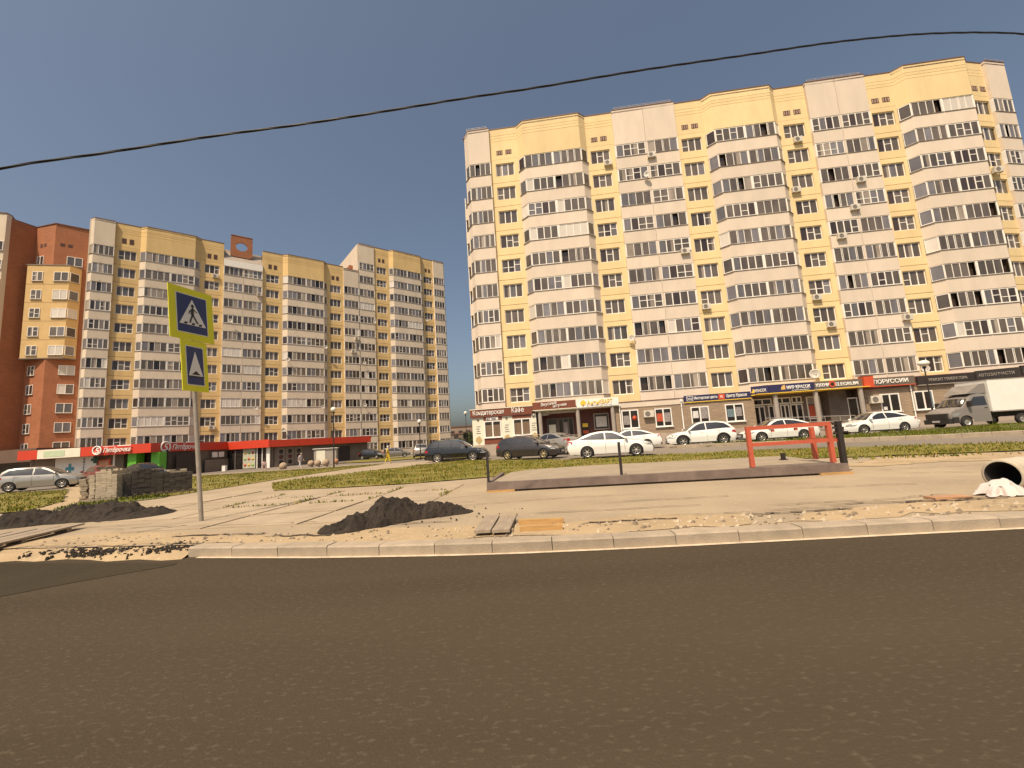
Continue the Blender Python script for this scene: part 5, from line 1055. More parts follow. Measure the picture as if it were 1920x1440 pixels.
0 and heap('soil_heap', 'small spill of dark soil across the broken kerb at the left', -6.9, 7.35, math.radians(-12), [(-0.9, 0.0, 0.05, 0.35), (0.1, 0.02, 0.05, 0.3), (0.75, 0.06, 0.09, 0.28), (1.1, 0.1, 0.04, 0.2)], 3.0, 0.8, 5, n=80, rough=0.35)
# soil crumbs spilled over the broken kerb at the left
cb = MB(); rr = random.Random(15)
for _ in range(620):
    x = rr.gauss(-6.9, 0.75) if rr.random() < 0.6 else rr.gauss(-5.7, 0.22); y = curb_y(x) + rr.gauss(0.12, 0.10) + (0.12 if x > -6 else 0); s_ = rr.uniform(0.008, 0.03) * (1.3 if rr.random() < 0.1 else 1); z0_ = 0.06 + 0.15 * min(0.4, max(-0.3, y - curb_y(x)))
    lo_ = [(x + math.cos(q * 1.0472) * s_ * rr.uniform(0.9, 1.6), y + math.sin(q * 1.0472) * s_ * rr.uniform(0.8, 1.2), z0_ - 0.03) for q in range(6)]; hi_ = [(x + (p[0] - x) * 0.6, y + (p[1] - y) * 0.6, z0_ + s_ * rr.uniform(0.3, 0.9)) for p in lo_]; cb.add(lo_ + hi_, [(q, (q + 1) % 6, 6 + (q + 1) % 6, 6 + q) for q in range(6)] + [(6, 7, 8, 9, 10, 11)])
tag(cb.build('soil_spill', M_soil), 'crumbs of dark soil spilled over the broken kerb at the left', 'soil', kind='stuff')
# clods
cb = MB(); rr = random.Random(5)
for _ in range(45):
    a, d_ = rr.uniform(0, 6.28), rr.uniform(0.5, 1.9); x, y = -2.2 + math.cos(a) * d_ * 1.25, 8.1 + math.sin(a) * d_ * 0.75; s_ = rr.uniform(0.01, 0.028)
    if y < curb_y(x) + 0.3: continue
    cb.add([(x - s_, y, 0.13), (x, y - s_, 0.13), (x + s_, y, 0.13), (x, y + s_, 0.13), (x, y, 0.13 + s_ * 1.3)], [(0, 1, 4), (1, 2, 4), (2, 3, 4), (3, 0, 4)])
tag(cb.build('soil_clods', M_soil), kind='stuff')
sb = MB()
for _ in range(520):
    x = rr.uniform(-9, 9); y = curb_y(x) + rr.uniform(0.3, 1.1) ; s_ = rr.uniform(0.008, 0.035) * (1.3 if x > 1 else 1)
    sb.add([(x - s_ * 1.3, y, 0.125), (x, y - s_, 0.125), (x + s_ * 1.3, y + s_ * 0.3, 0.125), (x, y + s_, 0.125), (x + s_ * 0.3, y, 0.125 + s_)], [(0, 1, 4), (1, 2, 4), (2, 3, 4), (3, 0, 4)], rr.randrange(2))
tag(sb.build('rubble', [mat('stone_bits', (0.46, 0.37, 0.26), 0.9, 0.3, 8), mat('stone_bits_dark', (0.2, 0.15, 0.1), 0.9, 0.3, 8)]), kind='stuff')
# ------------------------------------------------------------------ boards at the left and by the kerb
M_board = mat('weathered_board', (0.33, 0.26, 0.185), 0.9, 0.25, 2.5, stretch=(1, 10, 6), bump=0.3, bscale=30)
bt = thing('board_pallet', 'deck of four long weathered boards lying by the kerb at the left edge', 'pallet', (-9.9, 8.35, 0.12), math.radians(104))
Mloc = lambda i: None
for i in range(4):
    MB().box(-1.9, 1.35 - 0.12 * i, -0.4 + i * 0.34 + 0.0, -0.4 + i * 0.34 + 0.285, 0.07, 0.105).build('plank', M_board, bt, (0, 0, rnd.uniform(0, 0.008)), rnd.uniform(-0.015, 0.015))
for x in (-1.4, -0.2, 0.9): MB().box(x, x + 0.12, -0.38, 0.92, 0.0, 0.068).build('batten', M_board, bt)
for (x0, y0_, x1, y1_, wd, hh, m, lab) in ((-0.57, 6.36, -0.48, 7.55, 0.24, 0.10, M_board, 'greyish board lying across the kerb trench, left of its twin'), (-0.3, 6.32, -0.2, 7.42, 0.26, 0.10, M_board, 'greyish board lying across the kerb trench beside the orange planks')):
    o = thing('board', lab, 'board', (x0, y0_, 0.12), math.atan2(y1_ - y0_, x1 - x0)); MB().box(0, math.hypot(x1 - x0, y1_ - y0_), -wd / 2, wd / 2, 0.05, 0.09).build('plank', m, o)
    for q in (0.2, 0.9): MB().box(q, q + 0.08, -wd / 2 - 0.03, wd / 2 + 0.03, 0.0, 0.048).build('batten', m, o)
for (x0, y0_, ln_, a, lab) in ((-0.03, 7.05, 0.72, -8, 'orange plank by the kerb, the one further from the road'), (-0.02, 6.55, 0.64, -5, 'orange plank by the kerb, the one nearer the road')):
    o = MB().box(0, ln_, -0.055, 0.055, 0.0, 0.07).build('plank', M_wood, None, (x0, y0_, 0.13), math.radians(a)); tag(o, lab, 'plank')
# ------------------------------------------------------------------ concrete pipe and white sack at the right
pt = thing('concrete_pipe', 'pale concrete pipe ring lying open towards the road at the right edge', 'pipe', (8.6, 7.9, 0.46), 0)
b = MB(); b.lathe([(0.225, 0.0), (0.26, 0.0), (0.265, 0.02), (0.265, 1.7), (0.225, 1.7)], 40, axis='y'); b.lathe([(0.225, 1.7), (0.222, 0.9), (0.225, 0.0)], 40, mi=1, axis='y'); o = b.build('pipe_wall', [mat('pipe_concrete', (0.50, 0.42, 0.31), 0.85, 0.2, 3, bump=0.3, bscale=25), mat('pipe_inner_shade', (0.05, 0.04, 0.035), 0.9, 0.2)], pt, (0, 0, 0)); pt.location = (8.05, 7.22, 0.385); pt.rotation_euler = (0, 0, math.radians(-73))  # dark inner colour paints the shade inside the pipe
vs = []; fs = []; n_ = 26
for j in range(n_ + 1):
    for i in range(n_ + 1):
        u, v = i / n_, j / n_; x = (u - 0.5) * 0.55; y = (v - 0.5) * 0.42; r_ = ((u - 0.5) ** 2 + (v - 0.5) ** 2) ** 0.5
        edge = 1 + 0.22 * math.sin(7 * math.atan2(v - 0.5, u - 0.5 + 1e-6)) + 0.12 * math.sin(13 * math.atan2(v - 0.5, u - 0.5 + 1e-6))
        z = max(0, 0.22 * (1 - (r_ * 2) ** 2.2)) + 0.05 * MN.fractal(Vector((x * 5, y * 5, 3)), 0.8, 2, 4) + 0.03 * abs(math.sin(x * 16 + 3 * math.sin(y * 9)))
        k_ = edge if r_ > 0.3 else 1; vs.append((x * k_, y * k_, max(0.004, z)))
for j in range(n_):
    for i in range(n_): a = j * (n_ + 1) + i; fs.append((a, a + 1, a + n_ + 2, a + n_ + 1))
me = bpy.data.meshes.new('white_sack'); me.from_pydata(vs, [], fs); me.materials.append(mat('sack_white', (0.60, 0.52, 0.47), 0.8, 0.1, 3)); me.polygons.foreach_set('use_smooth', [True] * len(fs))
tag(obj('white_sack', me, None, (7.66, 6.93, 0.13), math.radians(-15)), 'crumpled white plastic sack lying in front of the concrete pipe', 'sack')
tag(MB().box(0, 0.55, -0.11, 0.11, 0, 0.035).build('brick_board', mat('reddish_board', (0.42, 0.23, 0.12), 0.9, 0.2, 3), None, (6.55, 6.98, 0.125), math.radians(-4)), 'small reddish board lying flat left of the white sack', 'board')
# ------------------------------------------------------------------ paver pallets: individual paving bricks, stacked
M_pav = mat('paver_brick', (0.40, 0.33, 0.235), 0.9, 0.18, 6, bump=0.3, bscale=30, rand=0.15)
M_pavd = mat('paver_dark', (0.085, 0.068, 0.055), 0.9, 0.25, 5, bump=0.3, bscale=30, rand=0.15)
pv = [MB().box(0, 0.196, 0, 0.096, 0, 0.064).mesh('paver', m) for m in (M_pav, M_pavd)]
def stack(x, y, ang, nx, ny, nz, lab, slump=0.0, m=0, lean=0.0, seed=0, wood=True, round_=True):
    r_ = random.Random(seed); t = thing('paver_pallet', lab, 'pallet of pavers', (x, y, 0.13), ang, 'pallets of paving bricks')
    if wood:
        for q in (0.02, ny * 0.1 / 2, ny * 0.1 - 0.1): MB().box(-0.08, nx * 0.2 + 0.08, q, q + 0.09, 0, 0.09).build('skid', M_board, t)
        for i in range(5): xx = (nx * 0.2 - 0.1) * i / 4; MB().box(xx, xx + 0.1, -0.02, ny * 0.1 + 0.02, 0.09, 0.112).build('deck_board', M_board, t)
    inner = MB(); inner.box(0.02, nx * 0.2 - 0.02, 0.02 + 0.1, ny * 0.1 - 0.02, 0.112, 0.112 + nz * 0.068 * 0.5); inner.build('stack_core', M_pavd, t)
    cnt = 0; rest = MB()
    for k in range(nz):
        sh = lean * (k / nz) ** 2; f = max(0.0, (k / nz - 0.55) / 0.45); full = k >= nz * 0.55 - 1
        for i in range(nx):
            for j in range(ny):
                if not (i in (0, nx - 1) or j == 0 or full): continue
                if round_ and f > 0 and ((i + 0.5) < f * f * nx * 0.5 or (i + 0.5) > nx - f * f * nx * 0.35): continue
                if k == nz - 1 and r_.random() < 0.4: continue
                jx, jy = r_.uniform(-0.006, 0.006) - sh + (-r_.uniform(0, slump) if i == 0 else 0), r_.uniform(-0.008, 0.008)
                x_, y_, z_, a_ = i * 0.2 + jx, j * 0.1 + jy, 0.112 + k * 0.068, r_.uniform(-0.012, 0.012)
                if k == nz - 1: a_ += r_.uniform(-0.5, 0.5)
                if cnt >= 290: rest.box(x_, x_ + 0.196, y_, y_ + 0.096, z_, z_ + 0.064); continue
                obj('paver', pv[m if not (k >= nz - 2 and r_.random() < 0.4) else 0], t, (x_, y_, z_), a_); cnt += 1
    if rest.v: tag(rest.build('paver_rest', M_pavd if m else M_pav, t), kind='stuff')
    return t
stack(-17.35, 17.05, math.radians(35), 3, 5, 13, 'leftmost slumping pallet of pale paving bricks', 0.10, 0, 0.12, 1)
stack(-16.75, 16.75, math.radians(4), 5, 7, 16, 'pallet of paving bricks with its bright brick ends to the front', 0.04, 0, 0.05, 2)
stack(-15.72, 17.1, math.radians(48), 6, 6, 15, 'tall dark pallet of paving bricks in the middle of the row', 0.02, 1, 0.0, 3)
stack(-15.05, 17.85, math.radians(48), 6, 6, 13, 'rightmost dark pallet of paving bricks, next to the grass', 0.02, 1, 0.0, 4)
o = MB().box(0, 1.15, 0, 0.14, 0, 0.09).build('timber', M_board, None, (-16.5, 16.1, 0.15), math.radians(14)); tag(o, 'loose timber lying in the grass in front of the paver pallets', 'timber')
# ------------------------------------------------------------------ cars
M_cglass = mat('car_glass', (0.022, 0.02, 0.02), 0.04, 0.0, spec=0.9, coat=0.5)
M_tyre = mat('tyre_rubber', (0.025, 0.022, 0.02), 0.85, 0.1, 8); M_rim = mat('rim_alloy', (0.50, 0.46, 0.41), 0.3, 0.08, 8, metal=0.6); M_rimy = mat('rim_bronze', (0.50, 0.40, 0.22), 0.35, 0.1, 8, metal=0.5)
M_trim = mat('black_trim', (0.03, 0.026, 0.023), 0.6, 0.1, 8); M_hl = mat('headlight_glass', (0.30, 0.30, 0.29), 0.12, 0.3, 18, spec=0.8); M_tl = mat('tail_light_red', (0.35, 0.015, 0.012), 0.2, 0.1, 8); M_pl = mat('number_plate', (0.55, 0.52, 0.48), 0.5, 0.3, 12)
def paint(n, c, r=0.22, metal=0.0): return mat('paint_' + n, c, r, 0.0, metal=metal, spec=0.6, coat=0.7)
P_white = paint('white', (0.82, 0.79, 0.73)); P_black = paint('black', (0.006, 0.006, 0.0065), 0.1); P_dark = paint('dark_grey', (0.045, 0.037, 0.035), 0.3, 0.3); P_silver = paint('silver', (0.42, 0.39, 0.34), 0.3, 0.5); P_red = paint('dark_red', (0.16, 0.012, 0.012)); P_grey = paint('grey', (0.2, 0.18, 0.16), 0.35, 0.3)
def cdt(poly, step=0.13):
    P = [Vector(p) for p in poly]; n = len(P); pts = list(P); xs = [p.x for p in P]; ys = [p.y for p in P]
    x = min(xs) + step * 0.7
    while x < max(xs):
        y = min(ys) + step * 0.6
        while y < max(ys):
            if inpoly(x, y, [(p.x, p.y) for p in P]) and min((Vector((x, y)) - p).length for p in P) > step * 0.3: pts.append(Vector((x, y)))
            y += step
        x += step
    A = sum(P[i].x * P[(i + 1) % n].y - P[(i + 1) % n].x * P[i].y for i in range(n))
    r = delaunay_2d_cdt(pts, [], [list(range(n)) if A > 0 else list(range(n))[::-1]], 1, 1e-6)
    return [(v.x, v.y) for v in r[0]], [tuple(t) for t in r[2]]
def lerp_poly(pts, x):
    for (a, b_), (c, d) in zip(pts, pts[1:]):
        if (a <= x <= c) or (a >= x >= c): return b_ + (d - b_) * ((x - a) / (c - a) if c != a else 0)
    return pts[-1][1] if abs(x - pts[-1][0]) < abs(x - pts[0][0]) else pts[0][1]
CARS = {  # top: rear to front along bonnet/belt; roof: from rear belt to windscreen base ; dims
 'sedan': dict(L=4.66, W=1.82, H=1.46, top=[(-2.33, 0.52), (-2.32, 0.78), (-2.26, 0.98), (-2.16, 1.03), (-1.75, 1.06), (-1.3, 1.04), (0.0, 0.98), (0.78, 0.95), (1.3, 0.90), (1.85, 0.80), (2.14, 0.70), (2.27, 0.60), (2.33, 0.45)],
   roof=[(-1.84, 1.05), (-1.4, 1.25), (-1.0, 1.38), (-0.55, 1.448), (-0.1, 1.46), (0.25, 1.43), (0.55, 1.32), (1.12, 0.925)], xf=1.42, xr=-1.25, r=0.33, bp=(-0.22,), qw=0.8),
 'hatch': dict(L=4.02, W=1.75, H=1.53, top=[(-2.0, 0.5), (-2.01, 0.8), (-1.97, 1.0), (-1.9, 1.06), (-1.0, 1.04), (0.0, 0.99), (0.85, 0.98), (1.3, 0.93), (1.7, 0.82), (1.92, 0.70), (2.0, 0.5)],
   roof=[(-1.93, 1.04), (-1.8, 1.3), (-1.55, 1.47), (-1.1, 1.52), (-0.3, 1.53), (0.15, 1.49), (0.45, 1.38), (1.1, 0.97)], xf=1.25, xr=-1.32, r=0.31, bp=(-0.25,), qw=0.75),
 'wagon': dict(L=4.46, W=1.84, H=1.5, top=[(-2.22, 0.5), (-2.24, 0.78), (-2.2, 0.98), (-2.12, 1.02), (-1.2, 1.02), (0.0, 0.98), (0.9, 0.96), (1.4, 0.90), (1.85, 0.80), (2.1, 0.68), (2.22, 0.5)],
   roof=[(-2.14, 1.01), (-1.98, 1.28), (-1.8, 1.42), (-1.3, 1.485), (-0.4, 1.5), (0.1, 1.46), (0.45, 1.35), (1.15, 0.95)], xf=1.35, xr=-1.3, r=0.32, bp=(-0.3, -1.25), qw=0.78),
 'suv': dict(L=4.75, W=1.89, H=1.69, top=[(-2.36, 0.55), (-2.38, 0.85), (-2.32, 1.1), (-2.22, 1.16), (-1.2, 1.15), (0.0, 1.1), (0.95, 1.07), (1.5, 1.03), (2.0, 0.94), (2.25, 0.80), (2.37, 0.55)],
   roof=[(-2.24, 1.15), (-2.05, 1.42), (-1.8, 1.6), (-1.3, 1.68), (-0.4, 1.69), (0.1, 1.64), (0.45, 1.52), (1.12, 1.06)], xf=1.42, xr=-1.34, r=0.37, bp=(-0.25, -1.25), qw=0.8),
 'crossover': dict(L=4.48, W=1.85, H=1.65, top=[(-2.22, 0.55), (-2.25, 0.85), (-2.2, 1.05), (-2.1, 1.12), (-1.2, 1.12), (0.0, 1.06), (0.9, 1.03), (1.45, 0.99), (1.9, 0.88), (2.12, 0.75), (2.24, 0.52)],
   roof=[(-2.12, 1.12), (-1.85, 1.4), (-1.6, 1.56), (-1.1, 1.64), (-0.3, 1.65), (0.15, 1.6), (0.45, 1.49), (1.08, 1.03)], xf=1.33, xr=-1.34, r=0.36, bp=(-0.28,), qw=0.8),
}
def car(kind, x, y, ang, pm, label, z=None, cladding=False, rim=None):
    K = CARS[kind]; L, W = K['L'], K['W']; top = K['top']; roof = K['roof']; r = K['r']; ra = r + 0.055
    z = gz(x, y) if z is None else z
    t = thing('parked_car', label, 'car', (x, y, z), ang, 'cars parked in front of the blocks')
    zb = 0.22; hl_ = L / 2
    # side outline with wheel arches, counter-clockwise
    out = list(top)
    def arch(xc): return [(xc + ra * math.cos(a), r + ra * math.sin(a)) for a in [PI * i / 10 for i in range(11)] if r + ra * math.sin(a) > zb - 0.001]
    bottom = [(hl_ - 0.02, 0.26), (hl_ - 0.12, zb)] + [(K['xf'] + ra, zb)] + arch(K['xf'])[0:] + [(K['xf'] - ra, zb)] + [(K['xr'] + ra, zb)] + arch(K['xr']) + [(K['xr'] - ra, zb), (-hl_ + 0.12, 0.26)]
    poly = out + bottom
    # dedupe
    pp = [poly[0]]
    for p in poly[1:]:
        if math.hypot(p[0] - pp[-1][0], p[1] - pp[-1][1]) > 0.012: pp.append(p)
    def plan(xx): return 1 - 0.15 * min(1, abs(xx) / hl_) ** 4
    def fy(xx, zz): 
        zt = lerp_poly(top, max(min(xx, hl_ - 0.01), -hl_ + 0.01)); a = max(0, (zz - 0.6) / max(0.2, zt - 0.6)); c = max(0, (0.5 - zz) / 0.3)
        return W / 2 * plan(xx) - 0.085 * a * a - 0.05 * c * c - (0.03 if abs(zz - 0.47) < 0.05 and abs(xx) < 0.9 else 0)
    b = MB(); vs, fs = cdt(pp)
    b.add([(a, -fy(a, c), c) for a, c in vs], fs, 0, True); b.add([(a, fy(a, c), c) for a, c in vs], [f[::-1] for f in fs], 0, True)
    TT = [-1, -0.92, -0.75, -0.4, 0, 0.4, 0.75, 0.92, 1]
    tp = [(-hl_ + 0.12, 0.26)] + top + [(hl_ - 0.02, 0.26)]
    def across(line, fwid, crown, bulge, TT=TT, lift=0.0):
        V = []
        for i, (a, c) in enumerate(line):
            p0, p1 = line[max(i - 1, 0)], line[min(i + 1, len(line) - 1)]; dx, dz = p1[0] - p0[0], p1[1] - p0[1]; l = math.hypot(dx, dz) or 1; nx, nz = -dz / l, dx / l
            if nz < 0 and abs(nz) > 0.5: nx, nz = -nx, -nz
            w_ = fwid(a, c)
            for tt in TT:
                k = 1 - tt * tt; V.append((a + nx * (k * bulge + lift), tt * w_, c + nz * (k * crown + lift)))
        m_ = len(TT); F = [(i * m_ + j, i * m_ + j + 1, (i + 1) * m_ + j + 1, (i + 1) * m_ + j) for i in range(len(line) - 1) for j in range(m_ - 1)]
        return V, [f[::-1] for f in F]
    V, F = across(tp, fy, 0.035, 0.13); b.add(V, F, 0, True)
    # greenhouse
    zbelt = lambda xx: lerp_poly(top, xx) - 0.02
    zr = K['H']
    def gy(xx, zz): 
        q = max(0, min(1, (zz - zbelt(xx)) / (zr - 1.0))); return (W / 2 * plan(xx) - 0.10) - 0.24 * q ** 1.15
    gp_ = roof + [(roof[-1][0] - 0.05, zbelt(roof[-1][0]) - 0.03), (roof[0][0] + 0.05, zbelt(roof[0][0]) - 0.03)]
    vs, fs = cdt(gp_)
    b.add([(a, -gy(a, c), c) for a, c in vs], fs, 0, True); b.add([(a, gy(a, c), c) for a, c in vs], [f[::-1] for f in fs], 0, True)
    V, F = across(roof, gy, 0.03, 0.05); b.add(V, F, 0, True)
    b.box(-hl_ + 0.3, hl_ - 0.3, -W / 2 + 0.25, W / 2 - 0.25, 0.2, 0.6, 1)
    body = b.build('body', [pm, M_trim], t)
    # glass: side windows, windscreen, rear screen
    x0, x1 = roof[0][0], roof[-1][0]; cx = (x0 + x1) / 2
    def inset(p): # shrink roof curve towards inside
        a, c = p; return (cx + (a - cx) * 0.905 - 0.0, c - 0.075)
    ir = [inset(p) for p in roof]; ir = [(a, max(c, zbelt(a) + 0.035)) for a, c in ir]
    cuts = sorted([min(ir)[0]] + list(K['bp']) + [0.18 if kind != 'hatch' else 0.3] * 0 + [max(ir)[0]])
    for i in range(len(cuts) - 1):
        a0, a1 = cuts[i] + (0.035 if i else 0), cuts[i + 1] - (0.035 if i < len(cuts) - 2 else 0)
        topc = [(a0, lerp_poly(ir, a0))] + [p for p in ir if a0 < p[0] < a1] + [(a1, lerp_poly(ir, a1))]
        botc = [(a1, zbelt(a1) + 0.035), ((a0 + a1) / 2, zbelt((a0 + a1) / 2) + 0.035), (a0, zbelt(a0) + 0.035)]
        q = topc + botc; w2 = [q[0]]
        for p in q[1:]:
            if math.hypot(p[0] - w2[-1][0], p[1] - w2[-1][1]) > 0.02: w2.append(p)
        if math.hypot(w2[0][0] - w2[-1][0], w2[0][1] - w2[-1][1]) < 0.02: w2.pop()
        vs, fs = cdt(w2, 0.2)
        for s_ in (-1, 1):
            m_ = MB(); m_.add([(a, s_ * (gy(a, c) + 0.008), c) for a, c in vs], fs if s_ < 0 else [f[::-1] for f in fs], 0, True); m_.build('side_window', M_cglass, t)
    ws = roof[-3:]; T2 = [-0.9, -0.6, -0.3, 0, 0.3, 0.6, 0.9]
    s0 = (ws[0][0] * 0.75 + ws[1][0] * 0.25, ws[0][1] * 0.75 + ws[1][1] * 0.25); e_ = (ws[-1][0] - 0.05, ws[-1][1] + 0.03)
    V, F = across([s0, ws[1], e_], gy, 0.03, 0.05, T2, 0.012); m_ = MB(); m_.add(V, F, 0, True); m_.build('windscreen', M_cglass, t)
    rs = roof[:3]; a_ = (rs[0][0] + (rs[1][0] - rs[0][0]) * 0.25, rs[0][1] + (rs[1][1] - rs[0][1]) * 0.25); e_ = (rs[1][0] * 0.4 + rs[2][0] * 0.6, rs[1][1] * 0.4 + rs[2][1] * 0.6)
    V, F = across([a_, rs[1], e_], gy, 0.03, 0.05, T2, 0.012); m_ = MB(); m_.add(V, F, 0, True); m_.build('rear_screen', M_cglass, t)
    # lights, grille, bumpers
    fz = [p for p in top if p[0] > hl_ - 0.75]; rz_ = [p for p in top if p[0] < -hl_ + 0.2]
    for s_ in (-1, 1):
        xa = hl_ - 0.62; q = [(xa, lerp_poly(top, xa) - 0.09), (hl_ - 0.3, lerp_poly(top, hl_ - 0.3) - 0.05), (hl_ - 0.07, 0.68), (hl_ - 0.08, 0.58), (hl_ - 0.35, 0.62)]
        m_ = MB(); m_.add([(a, s_ * (fy(a, c) + 0.008), c) for a, c in q], [tuple(range(5)) if s_ > 0 else tuple(range(5))[::-1]])
        l2 = [(hl_ - 0.16, 0.69), (hl_ - 0.05, 0.58)] ; V, F = across([(hl_ - 0.28, lerp_poly(top, hl_ - 0.28) - 0.01), (hl_ - 0.10, 0.70), (hl_ - 0.04, 0.60)], fy, 0.035, 0.13, [s_ * 0.62, s_ * 0.8, s_ * 0.99], 0.012); m_.add(V, F if s_ > 0 else [f[::-1] for f in F]); m_.build('headlight', M_hl, t)
        q = [(-hl_ + 0.03, 0.78), (-hl_ + 0.30, 0.84), (-hl_ + 0.26, 0.97), (-hl_ + 0.08, 0.99)]; m_ = MB(); m_.add([(a, s_ * (fy(a, c) + 0.01), c) for a, c in q], [tuple(range(4)) if s_ < 0 else tuple(range(4))[::-1]])
        V, F = across([(-hl_ + 0.0, 0.77), (-hl_ + 0.03, 0.86), (-hl_ + 0.08, 0.98)], fy, 0.035, 0.13, [s_ * 0.62, s_ * 0.8, s_ * 0.99], 0.014); m_.add(V, F if s_ > 0 else [f[::-1] for f in F]); m_.build('tail_light', M_tl, t)
        mm = MB(); mx = roof[-1][0] - 0.2; mm.lathe([(0.001, -0.1), (0.07, -0.08), (0.085, 0.0), (0.07, 0.08), (0.001, 0.1)], 10, axis='y', c=(mx, s_ * (W / 2 + 0.03), lerp_poly(top, mx) + 0.09)); mm.build('mirror', pm, t)
        for hx in (0.05, -1.0): hz = lerp_poly(top, hx) - 0.13; MB().box(hx - 0.09, hx + 0.09, s_ * (fy(hx, hz)) - 0.012, s_ * fy(hx, hz) + 0.012 + 0.012 * s_, hz - 0.015, hz + 0.015).build('door_handle', M_trim if pm in (P_black, P_dark) else pm, t)
        dj = MB()
        for dx in (0.82, K['bp'][0], -1.12):
            z0, z1 = 0.3, lerp_poly(top, dx) - 0.03
            for k in range(5): za, zc = z0 + (z1 - z0) * k / 5, z0 + (z1 - z0) * (k + 1) / 5; dj.add([(dx - 0.007, s_ * (fy(dx, za) + 0.004), za), (dx + 0.007, s_ * (fy(dx, za) + 0.004), za), (dx + 0.007, s_ * (fy(dx, zc) + 0.004), zc), (dx - 0.007, s_ * (fy(dx, zc) + 0.004), zc)], [(0, 1, 2, 3) if s_ < 0 else (3, 2, 1, 0)])
        dj.build('door_gap', M_trim, t)
        sk = MB(); sk.box(K['xr'] + ra + 0.02, K['xf'] - ra - 0.02, s_ * (W / 2 - 0.09) - 0.03, s_ * (W / 2 - 0.03) + 0.0 if s_ > 0 else -(W / 2 - 0.03) + 0.06, 0.19, 0.27 if not cladding else 0.34); sk.build('sill', M_trim, t)
        if cladding:
            for xc in (K['xf'], K['xr']):
                am = MB(); n_ = 14
                for k in range(n_):
                    a, c = PI * k / n_ - 0.12, PI * (k + 1) / n_ - 0.12; q = [(ra * math.cos(a), ra * math.sin(a)), ((ra + 0.07) * math.cos(a), (ra + 0.07) * math.sin(a)), ((ra + 0.07) * math.cos(c), (ra + 0.07) * math.sin(c)), (ra * math.cos(c), ra * math.sin(c))]
                    am.add([(xc + a_, s_ * (fy(xc + a_, r + c_) + 0.012), r + c_) for a_, c_ in q], [(0, 1, 2, 3) if s_ > 0 else (3, 2, 1, 0)])
                am.build('arch_trim', M_trim, t)
    V, F = across([(hl_ - 0.05, 0.60), (hl_ + 0.005, 0.47), (hl_ - 0.01, 0.36)], fy, 0.035, 0.13, [-0.55, -0.3, 0, 0.3, 0.55], 0.012); m_ = MB(); m_.add(V, F); m_.build('grille', M_trim, t)
    V, F = across([(hl_ - 0.005, 0.33), (hl_ - 0.04, 0.24)], fy, 0.035, 0.13, [-0.9, -0.5, 0, 0.5, 0.9], 0.014); m_ = MB(); m_.add(V, F); m_.build('lower_bumper', M_trim, t)
    V, F = across([(-hl_ + 0.03, 0.26), (-hl_ + 0.0, 0.40)], fy, 0.035, 0.13, [-0.9, -0.5, 0, 0.5, 0.9], 0.014); m_ = MB(); m_.add(V, F); m_.build('rear_bumper_trim', M_trim, t)
    MB().box(hl_ + 0.13, hl_ + 0.15, -0.26, 0.26, 0.40, 0.51).build('number_plate', M_pl, t); MB().box(-hl_ - 0.155, -hl_ - 0.135, -0.26, 0.26, 0.55, 0.66).build('number_plate', M_pl, t)
    # wheels
    ty = MB(); rr_ = r; w_ = 0.1; ty.lathe([(rr_ * 0.66, -w_), (rr_ * 0.93, -w_ * 1.05), (rr_, -w_ * 0.8), (rr_, w_ * 0.8), (rr_ * 0.93, w_ * 1.05), (rr_ * 0.66, w_)], 28, axis='y'); tym = ty.mesh('tyre', M_tyre)
    rm = MB(); 
    for s_ in (-1, 1):
        yy = s_ * w_ * 0.9
        rm.lathe([(rr_ * 0.66, yy), (rr_ * 0.6, yy * 0.97), (rr_ * 0.58, yy * 0.6)] if s_ > 0 else [(rr_ * 0.58, yy * 0.6), (rr_ * 0.6, yy * 0.97), (rr_ * 0.66, yy)], 24, axis='y')
        for k in range(6):
            a = k * PI / 3; ca_, sa_ = math.cos(a), math.sin(a); q = []
            for rad, hw in ((0.05, 0.035), (rr_ * 0.62, 0.022)):
                for e_ in (-1, 1): q.append((ca_ * rad - sa_ * hw * e_, yy * 0.95, sa_ * rad + ca_ * hw * e_))
            rm.add(q, [(0, 2, 3, 1) if s_ > 0 else (1, 3, 2, 0)])
        rm.lathe([(0.001, yy), (0.06, yy * 0.98), (0.065, yy * 0.7)], 12, axis='y'); rm.lathe([(0.001, yy * 0.45), (rr_ * 0.6, yy * 0.45)], 16, mi=1, axis='y')
    rmm = rm.mesh('rim', [rim or M_rim, M_trim])
    for xc in (K['xf'], K['xr']):
        for s_ in (-1, 1):
            wh = obj('wheel', None, t, (xc, s_ * (W / 2 - 0.13), r)); obj('tyre', tym, wh); obj('rim', rmm, wh)
    b = MB(); b.box(K['xf'] - ra, K['xf'] + ra, -W / 2 + 0.22, W / 2 - 0.22, 0.12, 0.72); b.box(K['xr'] - ra, K['xr'] + ra, -W / 2 + 0.22, W / 2 - 0.22, 0.12, 0.72); b.build('wheel_well', M_trim, t)
    return t
D = math.radians
car('hatch', -32.9, 29.6, D(27), P_silver, 'silver beige hatchback parked at the left edge, facing right', z=0.12)
car('sedan', -36.4, 37.2, D(150), P_red, 'dark red saloon behind the silver hatchback', z=0.0)
car('sedan', -35.2, 40.3, D(-25), P_black, 'black saloon behind the paver pallets, facing the road', z=-0.02)
c1 = car('suv', -4.55, 33.0, D(-8), P_black, 'shiny black SUV parked left of the dark grey wagon', z=0.03)
for q_ in (-1, 1): MB().box(-0.85, 0.95, q_ * 0.925 - 0.02, q_ * 0.925 + 0.02, 0.30, 0.36).build('chrome_strip', mat('chrome', (0.8, 0.78, 0.74), 0.12, 0.0, metal=1.0), c1)
MB().box(-2.52, -2.44, -0.8, 0.8, 0.36, 0.42).build('chrome_strip', MATS['chrome'], c1); MB().box(-1.5, 0.2, -0.62, -0.58, 1.70, 1.73).build('roof_rail', MATS['chrome'], c1)
